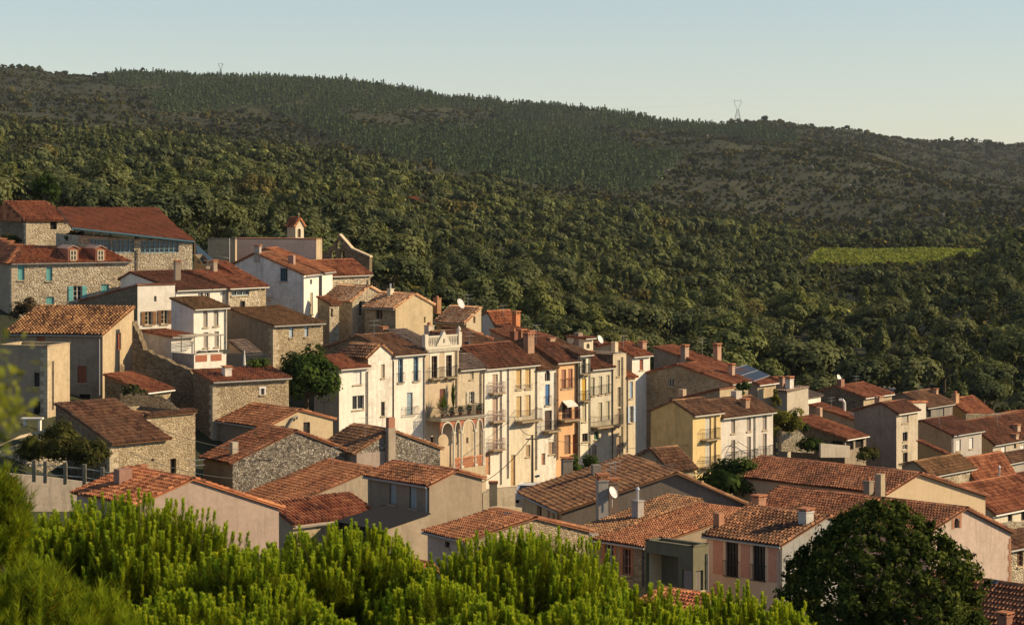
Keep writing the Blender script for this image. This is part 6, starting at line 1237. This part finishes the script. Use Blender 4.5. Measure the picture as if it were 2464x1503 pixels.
# ---------------- the pines in front of the viewer
M_NEE = leafmat('pine_needles', [(0, (0.02, 0.03, 0.005)), (0.35, (0.085, 0.115, 0.012)), (0.52, (0.20, 0.25, 0.018)), (0.75, (0.28, 0.37, 0.025)), (1, (0.44, 0.52, 0.05))], 0.42, hues=[(0, (0.62, 0.72, 0.8)), (0.35, (0.9, 0.95, 1.0)), (0.7, (1.08, 1.04, 1.0)), (0.955, (1.2, 1.08, 1.0)), (0.965, (1.5, 0.62, 0.5)), (1, (1.3, 0.5, 0.4))])
def blades(p, d, ln, wd):
    """thin triangles from p along d"""
    s = unit(np.cross(d, rng.normal(size=d.shape))); return np.stack([p-s*wd, p+s*wd, p+d*ln[:, None]], 1)
def pine(label, D, u0, vtop, Rm, Hm, nt, seed, candles=True, wdt=0.0042):
    top = P(u0, vtop, D); H = top.z-(g1(top.x, D))+0.0; base = V((top.x, D, top.z-H)); o = empty('pine_tree', base, label, 'tree')
    r_ = np.random.default_rng(seed); 
    # tips on a lumpy dome
    nt = int(nt*1.35); n = nt; nc = max(8, n//5); th = r_.uniform(0, 2*np.pi, nc); ct = r_.uniform(0.0, 1.0, nc)**0.8
    lumpc = 1+0.04*np.sin(3*th+seed)*np.sqrt(1-ct**2)+0.045*np.sin(5*th+2*ct*4+seed*2)+0.03*np.sin(9*th-ct*7); layc = 1-0.16*r_.random(nc)**2
    jc = r_.integers(0, nc, n); th = th[jc]+r_.normal(0, 0.13, n)/np.sqrt(np.maximum(0.08, 1-ct[jc]**2))*(2.4/Rm)*0.45; ct = np.clip(ct[jc]+r_.normal(0, 0.05, n), 0, 1); st = np.sqrt(1-ct**2)
    lump = (lumpc*layc)[jc]; lay = 1+r_.normal(0, 0.022, n)
    tip = np.stack([Rm*st*np.cos(th)*lump*lay, Rm*st*np.sin(th)*lump*lay, -Hm+Hm*ct*lump*lay], 1)
    rad = unit(tip-np.array([0, 0, -Hm*1.3])); tw = unit(rad+np.array([0, 0, 0.9])+r_.normal(size=(n, 3))*0.18)
    T, C, E = [], [], []; pv_ = r_.random(n)
    if candles:
        Lc = r_.uniform(0.14, 0.25, n)*np.where(ct < 0.15, 0.6, 1); cd_ = unit(np.array([0, 0, 1.0])+rad*0.22+r_.normal(size=(n, 3))*0.07)
        m = 110; i = np.repeat(np.arange(n), m); h = r_.random(len(i)); p = tip[i]+cd_[i]*(Lc[i]*h)[:, None]
        # the shoot bends up out of the twig
        p += (tw[i]-cd_[i])*(0.06*(1-h)**2)[:, None]*-1
        side = unit(np.cross(cd_[i], r_.normal(size=(len(i), 3)))); d = unit(cd_[i]*1.0+side*(0.95-0.1*h)[:, None])
        T.append(blades(p, d, r_.uniform(0.045, 0.072, len(i)), 0.0115)); C.append(np.clip(0.70+0.30*h+r_.normal(0, 0.10, len(i)), 0, 1)); E.append(np.clip(pv_[i]*0.85+0.05, 0, 0.95))
    m = 80; i = np.repeat(np.arange(n), m); h = r_.random(len(i)); p = tip[i]-tw[i]*(0.42*h)[:, None]
    side = unit(np.cross(tw[i], r_.normal(size=(len(i), 3)))); d = unit(tw[i]*0.9+side*(0.55+0.35*h)[:, None]); ln = r_.uniform(0.11, 0.19, len(i))
    T.append(blades(p, d, ln, wdt)); C.append(np.clip((0.50 if candles else 0.62)-0.14*h+r_.normal(0, 0.10, len(i)), 0, 1)); E.append(np.clip(pv_[i]*0.7+0.3*r_.random(len(i)), 0, 1))
    # inner tufts
    n2 = nt; f = r_.uniform(0.35, 0.86, n2); j = r_.permutation(n)[:n2]; ip = tip[j]*f[:, None]+np.array([0, 0, -0.22*Hm])*(1-f)[:, None]; ip += r_.normal(size=ip.shape)*0.12
    m = 46; i = np.repeat(np.arange(n2), m); d0 = unit(tw[j][i]+r_.normal(size=(len(i), 3))*0.15); p = ip[i]-d0*(0.3*r_.random(len(i)))[:, None]
    side = unit(np.cross(d0, r_.normal(size=(len(i), 3)))); d = unit(d0*0.8+side*0.75)
    T.append(blades(p, d, r_.uniform(0.11, 0.2, len(i)), 0.0055)); C.append(np.clip(0.40+r_.normal(0, 0.09, len(i)), 0, 1)); E.append(r_.random(len(i)))
    off = np.array([0, 0, top.z-0.3-base.z])
    tri = (np.concatenate(T)+off).reshape(-1, 3); col = np.concatenate(C)
    link('crown', np_mesh('crown', tri, 3, {'rnd': col, 'tr': np.concatenate(E)}, [M_NEE]), o)
    mb = MB(); zt = H-0.3; mb.tube((0, 0, -0.5), (0.08, 0.05, zt-Hm*0.3), 0.16, 0.06, 8)
    for k in range(0, n, 7):
        t_ = tip[k]+np.array([0, 0, zt]); z0 = zt-Hm*(0.5+0.7*r_.random()); mid = V((t_[0]*0.55, t_[1]*0.55, z0+(t_[2]-z0)*0.45))
        mb.tube((0.05, 0.03, z0), mid, 0.025, 0.016, 4, cap=False); mb.tube(mid, tuple(t_-tw[k]*0.05), 0.016, 0.007, 4, cap=False)
    mb.build('branches', paint((0.10, 0.075, 0.05), 0.95, 'bark'), o)
    return o
pine('pine with the highest crown of upright yellow-green shoots, before the pale pink wall', 48, 310, 1180, 3.0, 3.1, 1150, 1)
pine('pine crown of bright candle shoots before the dark felted roof', 46, 800, 1248, 2.6, 2.7, 900, 2)
pine('pine crown of bright candle shoots before the rubble gable with roof window', 45, 1250, 1270, 2.7, 2.5, 900, 3)
pine('lowest pine crown of candle shoots, below the pink house with salmon panels', 44, 1800, 1410, 2.0, 2.2, 620, 4)
pine('small pine top filling the dip between two taller pine crowns', 43, 565, 1300, 1.6, 2.0, 420, 5)
pine('low pine top between the crowns below the brick-framed windows', 42, 1530, 1402, 1.6, 1.8, 360, 6)
pine('low pine top squeezed between two bright crowns before the annexe', 41, 1040, 1372, 1.3, 1.8, 330, 8)
pine('low dense pine crown in the lower row, under the pale pink wall', 40, 440, 1405, 1.5, 1.7, 420, 21)
pine('low dense pine crown in the lower row, under the dark felted roof', 39, 720, 1425, 1.4, 1.6, 380, 22)
pine('low dense pine crown in the lower row, under the rubble gable with roof window', 39, 1165, 1425, 1.3, 1.6, 380, 23)
pine('low dense pine crown in the lower row, under the olive annexe', 39, 1400, 1430, 1.3, 1.6, 380, 24)
pine('soft long-needled pine bough nearest the viewer in the corner', 27, 90, 1300, 1.3, 1.7, 620, 7, False, 0.0036)
pine('broad pine shoulder of upright shoots beside the soft long-needled bough', 47, 105, 1222, 1.5, 2.4, 420, 12)
pine('pine top with long soft needles rising at the picture edge', 30, -15, 1075, 0.45, 0.85, 170, 9, False, 0.0036)
# out of focus twig close to the viewer
b = P(-10, 960, 5.0); o = empty('leafy_branch', b, 'blurred leafy branch hanging into view close to the viewer', 'branch')
n = 300; c = np.stack([rng.normal(-0.01, 0.033, n), rng.normal(0, 0.10, n), rng.normal(0, 0.055, n)], 1); q = leaf_quads(c, unit(rng.normal(size=(n, 3))), 0.014, 0.5)
link('foliage', np_mesh('foliage', q.reshape(-1, 3), 4, {'rnd': rng.random(n)}, [leafmat('near_leaf', [(0, (0.10, 0.12, 0.02)), (1, (0.32, 0.33, 0.06))], 0.4)]), o)
mb = MB(); mb.tube((-0.5, 0.05, -0.08), (-0.06, 0, 0), 0.006, 0.004, 5); mb.tube((-0.06, 0, 0), (0.05, 0.0, 0.03), 0.004, 0.002, 5); mb.build('twig', M_BARK, o)

# ---------------- pylons, ruin, fences, walls, wires, cars
def pylon(label, u, vb, vt, D):
    base = P(u, vb, D); h = (vb-vt)*K*D; o = base; mb = MB(); r = 0.22
    def leg(z): return 0.12*h*(1-z/(0.62*h))+0.03*h if z < 0.62*h else 0.03*h
    lv = [0, 0.16*h, 0.3*h, 0.42*h, 0.53*h, 0.62*h]
    cs = [[base+V((sx*leg(z), sy*leg(z), z)) for sx, sy in ((-1, -1), (1, -1), (1, 1), (-1, 1))] for z in lv]
    for a, b in zip(cs[:-1], cs[1:]):
        for k in range(4): mb.tube(a[k], b[k], r, r, 4); mb.tube(a[k], b[(k+1) % 4], r*0.7, r*0.7, 4); mb.tube(a[(k+1) % 4], b[k], r*0.7, r*0.7, 4)
    for s_ in (-1, 1):     # the cat's-head window on top
        p = [base+V((s_*0.03*h, 0, 0.62*h)), base+V((s_*0.15*h, 0, 0.84*h)), base+V((s_*0.12*h, 0, 0.97*h)), base+V((0, 0, 0.955*h))]; mb.path(p, r*1.1, 4)
        mb.path([base+V((s_*0.12*h, 0, 0.97*h)), base+V((s_*0.17*h, 0, 1.0*h)), base+V((s_*0.11*h, 0, 0.93*h))], r*0.8, 4); mb.tube(base+V((s_*0.03*h, 0, 0.70*h)), base+V((s_*0.13*h, 0, 0.9*h)), r*0.7, r*0.7, 4)
    ob = mb.build('electricity_pylon', metal((0.26, 0.28, 0.29), 0.6), None, base); tag(ob, label, 'pylon', 'pylons on the ridge'); return base+V((0, 0, h*0.93))
p1 = pylon('lattice pylon standing clear on the bare far ridge', 1775, 299, 240, 3580)
p2 = pylon('lattice pylon half hidden by conifers on the ridge', 531, 188, 152, 3240)
def wire(label, a, b, sag, r, name='power_line'):
    a, b = V(a), V(b); mb = MB(); ps = [a.lerp(b, t)-V((0, 0, sag*4*t*(1-t))) for t in np.linspace(0, 1, 14)]; mb.path(ps, r, 4)
    return tag(mb.build(name, metal((0.10, 0.10, 0.10), 0.7), None, a), label, 'cable')
wire('faint power line falling from the clear pylon toward the far valley', p1, P(2300, 348, 3700), 14, 0.05); wire('faint power line between the two pylons over the ridge', p1, p2, 30, 0.05)
ru = House('ruined_house', 'tiny ruined farmhouse with broken red roof among the oaks', ghit(1004, 493, 450, 1300), 40, 1008, 485, uR=1030, uL=978, g='L', vend=474, wm=STD, rm=TRED, gut=False, cw=0.5, ex=0.8)
# concrete post fence above the grey wall, path and bench at the lower end
rubble_wall('grey rendered retaining wall under the concrete post fence', 138, 25, [(20, 1230), (20, 1138), (120, 1148), (250, 1165), (330, 1185), (330, 1230)], 0.4, plaster((0.50, 0.42, 0.33), 0.7))
f = empty('post_fence', P(45, 1150, 138), 'concrete post and rail fence along the grey retaining wall', 'fence'); pts = [P(u_, v_, 138-0.005*u_) for u_, v_ in ((62, 1141), (82, 1143), (109, 1146), (157, 1149), (203, 1153), (246, 1160), (290, 1168), (330, 1180))]
for p in pts[1:]: mb = MB(); mb.box(p+V((0, 0, 0.25)), V((0.1, 0, 0)), V((0, 0.1, 0)), V((0, 0, 0.62))); mb.build('post', paint((0.22, 0.19, 0.13), 0.9), f, f.location)
for dz in (0.62, 0.12): mb = MB(); mb.path([p+V((0, 0, dz)) for p in pts], 0.035, 5); mb.build('rail', paint((0.42, 0.40, 0.33), 0.9), f, f.location)
mb = MB(); ph = [P(u_, v_, D_) for u_, v_, D_ in ((-40, 1100, 150), (40, 1062, 163), (120, 1043, 172), (180, 1040, 176))]
for a, b_ in zip(ph[:-1], ph[1:]): mb.face([a+V((0, -1.2, 0.25)), b_+V((0, -1.2, 0.25)), b_+V((0, 1.2, 0.3)), a+V((0, 1.2, 0.3))])
tag(mb.build('path', plaster((0.46, 0.37, 0.25), 0.5), None, ph[0]), 'curving pale path above the hedge', 'path', None, 'structure')
rubble_wall('low rubble wall curving under the path by the hedge', 160, 22, [(-30, 1150), (-30, 1098), (40, 1072), (100, 1055), (160, 1048), (160, 1110), (90, 1150)], 0.5, STL)
o = empty('stone_table', P(78, 1030, 182), 'weathered white garden table and bench beside the flat-roofed annexe', 'table'); c = o.location; mb = MB(); mb.box(c+V((0, 0, 0.75)), V((0.8, 0, 0)), V((0, 0.4, 0)), V((0, 0, 0.05))); mb.build('table_top', pw, o, c)
for sx in (-0.55, 0.55): mb = MB(); mb.box(c+V((sx, 0, 0.2)), V((0.09, 0, 0)), V((0, 0.3, 0)), V((0, 0, 0.5))); mb.build('leg', pw, o, c)
# courtyard behind the flat red roof
f = empty('reed_fence', P(545, 880, 207), 'grey reed screen around the little courtyard with closed parasol', 'fence')
mb = MB()
for k in range(70): a = P(545+k*1.45, 884-0.03*k, 207); mb.tube(a, a+V((0, 0, 1.15+0.12*random.random())), 0.035, 0.03, 4)
mb.build('screen', paint((0.20, 0.17, 0.13), 0.9), f, f.location)
mb = MB(); a = P(588, 892, 203.5); mb.tube(a-V((0, 0, 1)), a+V((0, 0, 1.75)), 0.025, 0.02, 6); mb.tube(a+V((0, 0, 0.5)), a+V((0, 0, 1.65)), 0.13, 0.04, 8); tag(mb.build('parasol', paint((0.72, 0.70, 0.62)), None, a), 'closed white parasol in the little courtyard', 'parasol')
# street corner: walls, pier, cars
rubble_wall('pale broken garden wall in the street gap beside the taupe house', 188, 30, [(1160, 1270), (1160, 1240), (1165, 1225), (1200, 1218), (1262, 1222), (1262, 1270)], 0.5, plaster((0.60, 0.48, 0.32), 0.7))
rubble_wall('higher cream wall above the broken garden wall in the street gap', 196, 30, [(1162, 1225), (1162, 1186), (1200, 1176), (1240, 1174), (1240, 1225)], 0.4, plaster((0.56, 0.46, 0.33), 0.9))
o = empty('gate_pier', P(1187, 1205, 192), 'cream gate pier with brick cap in the street gap', 'pier'); c = o.location; mb = MB(); mb.box(c+V((0, 0, 0.4)), V((0.32, 0, 0)), V((0, 0.3, 0)), V((0, 0, 1.0))); mb.build('shaft', plaster((0.66, 0.52, 0.30), 0.4), o, c)
mb = MB(); mb.box(c+V((0, 0, 1.5)), V((0.38, 0, 0)), V((0, 0.36, 0)), V((0, 0, 0.1))); mb.build('cap', paint((0.45, 0.2, 0.1), 0.9), o, c)
def car(label, p, yaw, col):
    o = empty('parked_car', p, label, 'car', 'cars parked in the street'); M = Matrix.Rotation(yaw, 3, 'Z')
    prof = [(-2.0, 0.35), (-2.05, 0.75), (-1.9, 0.95), (-1.35, 1.02), (-0.75, 1.45), (0.7, 1.5), (1.55, 1.15), (1.95, 1.0), (2.0, 0.4)]
    mb = MB(); W2 = 0.85; mb.prism([M @ V((x, -W2, z)) for x, z in prof], M @ V((0, 2*W2, 0)))
    bd = mb.build('body', paint(col, 0.25), o); bd.modifiers.new('b', 'BEVEL').width = 0.12; bd.modifiers['b'].segments = 3
    for pl_ in ([(-1.28, 1.05), (-0.72, 1.42), (0.66, 1.46), (1.4, 1.16)],):
        for sgn in (-1, 1): mb = MB(); mb.prism([M @ V((x, sgn*(W2+0.005), z)) for x, z in pl_], M @ V((0, sgn*0.01, 0))); mb.build('side_window', glass(), o)
    for xs in ((-1.33, 1.05, -0.78, 1.43), (1.5, 1.18, 0.76, 1.49)):
        mb = MB(); a, b_ = V((xs[0], 0, xs[1])), V((xs[2], 0, xs[3])); nn = V((-(b_-a).z, 0, (b_-a).x)).normalized(); nn = nn if nn.z > 0 else -nn
        mb.prism([M @ (V((q_.x, y_, q_.z))+nn*0.012) for q_, y_ in ((a, -0.68), (a, 0.68), (b_, 0.62), (b_, -0.62))], M @ (nn*0.01)); mb.build('windscreen', glass(), o)
    for x_ in (-1.25, 1.3):
        for sgn in (-1, 1): mb = MB(); mb.tube(M @ V((x_, sgn*0.70, 0.32)), M @ V((x_, sgn*0.88, 0.32)), 0.32, 0.32, 16); wv = mb.build('wheel', paint((0.02, 0.02, 0.02), 0.9), o); mb = MB(); mb.tube(M @ V((x_, sgn*0.87, 0.32)), M @ V((x_, sgn*0.895, 0.32)), 0.19, 0.19, 12); mb.build('rim', metal((0.5, 0.5, 0.5), 0.3), wv)
    for sgn in (-1, 1): mb = MB(); mb.box(M @ V((-1.98, sgn*0.6, 0.78)), M @ V((0.05, 0, 0)), M @ V((0, 0.16, 0)), V((0, 0, 0.07))); mb.build('headlight', paint((0.8, 0.8, 0.8), 0.2), o)
    return o
car('white car half hidden by the mottled brown roof in the street', P(1276, 1200, 203)-V((0, 0, 0.2)), R(75), (0.75, 0.75, 0.73))
mb = MB(); prev = None
for t_ in np.linspace(0, 46, 40):
    row = []
    for o_2 in (0.3, 2.5, 5, 8):
        q_ = _c0+V((math.cos(A48), math.sin(A48), 0))*t_+V((math.sin(A48), -math.cos(A48), 0))*o_2; row.append(V((q_.x, q_.y, g1(q_.x, q_.y)+0.25)))
    if prev:
        for k in range(3): mb.face([prev[k], prev[k+1], row[k+1], row[k]])
    prev = row
tag(mb.build('street', plaster((0.33, 0.27, 0.2), 0.9), None, _c0), 'pale village street along the foot of the tall row', 'street', None, 'structure')
# utility pole and wires over the street
o = empty('utility_pole', P(1281, 1190, 209), 'wooden utility pole with wires before the cream house', 'pole'); c = o.location; mb = MB(); top = P(1281, 1046, 209); mb.tube(c-V((0, 0, 1)), top, 0.13, 0.09, 7); mb.build('shaft', paint((0.10, 0.08, 0.06), 0.9), o, c)
mb = MB(); mb.box(top-V((0, 0, 0.35)), V((0.55, 0.2, 0)), V((-0.03, 0.06, 0)), V((0, 0, 0.05))); mb.build('crossarm', paint((0.09, 0.07, 0.055), 0.9), o, c)
wire('slack wire running from the utility pole to the long iron balcony', top, r7.on('R', 1232, 1005, 0.3), 0.5, 0.03, 'wire'); wire('slack wire running from the utility pole down to the tan house', top, r5.on('R', 1125, 1170, 0.3), 0.8, 0.03, 'wire')
wire('wire from the utility pole over the street to the yellow house', top, e3.on('R', 1700, 1060, 0.3), 0.9, 0.025, 'wire')
for i, (a, b_, nm) in enumerate([((305, 1085, 160), (640, 1150, 176), 'wire crossing in front of the stone barn'), ((330, 1010, 172), (690, 1090, 180), 'wire crossing above the roofless building')]): wire(nm, P(*a), P(*b_), 0.6, 0.022, 'wire')
for i in range(3): wire(['highest of the wires strung above the broken red tiles', 'middle wire strung above the broken red tiles', 'lowest of the wires strung above the broken red tiles'][i], P(1500, 1112+9*i, 188), P(1745, 1106+12*i, 205), 0.3, 0.022, 'wire')
for i in range(2): wire(['upper looping cable on the pale house with window guards', 'lower looping cable on the pale house with window guards'][i], e4.on('R', 1738, 1090+22*i, 0.4), e4.on('R', 1765, 1065+22*i, 0.4), -0.35, 0.035, 'wire')
wire('long cable falling across the pale house with window guards', e4.on('R', 1766, 1060, 0.4), e4.on('R', 1855, 1102, 0.4), 0.2, 0.03, 'wire')
# garden of the shelter
rubble_wall('low cream garden wall with railing before the red tiled shelter', 240, 30, [(1975, 1100), (1975, 1066), (2045, 1072), (2045, 1100)], 0.3, plaster((0.56, 0.48, 0.38), 0.5))
rubble_wall('sloping rubble bank wall between creeper and cone-shaped shrub', 246, 20, [(1880, 1085), (1884, 1000), (1905, 1020), (1950, 1062), (1960, 1090)], 0.6, STL)
# air
hz = MB(); x0, x1, y0, y1, z0, z1 = -3200, 3800, -60, 5400, -75, 260; hz.box(((x0+x1)/2, (y0+y1)/2, (z0+z1)/2), V(((x1-x0)/2, 0, 0)), V((0, (y1-y0)/2, 0)), V((0, 0, (z1-z0)/2)))
m, t = newmat('haze_air'); out = t.nodes.new('ShaderNodeOutputMaterial'); pv = t.nodes.new('ShaderNodeVolumePrincipled'); pv.inputs['Color'].default_value = (0.80, 0.88, 1.0, 1); pv.inputs['Density'].default_value = 0.000024; pv.inputs['Anisotropy'].default_value = 0.0
t.links.new(pv.outputs[0], out.inputs['Volume']); m.cycles.homogeneous_volume = True
tag(hz.build('haze', m), 'thin bluish air over the valley', 'haze', None, 'stuff')

bm_ = MB(); r_g = np.random.default_rng(5)
rings = [[(math.cos(t)*r*(1+0.25*r_g.normal()*0.5), math.sin(t)*r*(1+0.25*r_g.normal()*0.5), z) for t in np.linspace(0, 6.283, 9)[:-1]] for r, z in ((0.9, -0.2), (1.0, 0.3), (0.75, 0.75), (0.3, 0.95))]
for r0, r1 in zip(rings[:-1], rings[1:]):
    for k in range(8): bm_.face([r0[k], r0[(k+1) % 8], r1[(k+1) % 8], r1[k]])
bm_.face(rings[-1]); ob_ = bm_.build('boulder', plaster((0.27, 0.235, 0.19), 0.6)); me_ = ob_.data; bpy.data.objects.remove(ob_)
for u_, v_ in ((742, 222), (747, 225), (1150, 262), (1262, 268), (1275, 274), (1210, 300), (1600, 408), (1606, 414), (1945, 403), (1952, 406), (1700, 330), (1480, 300), (905, 268), (940, 262), (1835, 468), (2045, 448), (1790, 500), (2210, 560), (1120, 290), (690, 330), (2270, 520), (2100, 420), (560, 250), (1370, 310), (1330, 290), (1540, 395)):
    D_ = ghit(u_, v_, 1300, 4000); x_ = (u_-U0)*K*D_; o_b = link('boulder', me_, None, (x_, D_, g1(x_, D_))); s_ = r_g.uniform(0.8, 2.2); o_b.scale = (s_*1.5, s_, s_*r_g.uniform(0.8, 1.5)); o_b.rotation_euler.z = r_g.uniform(0, 6)
    tag(o_b, 'pale granite boulder lying on the heath of the far hill', 'boulder', 'boulders on the far hill')
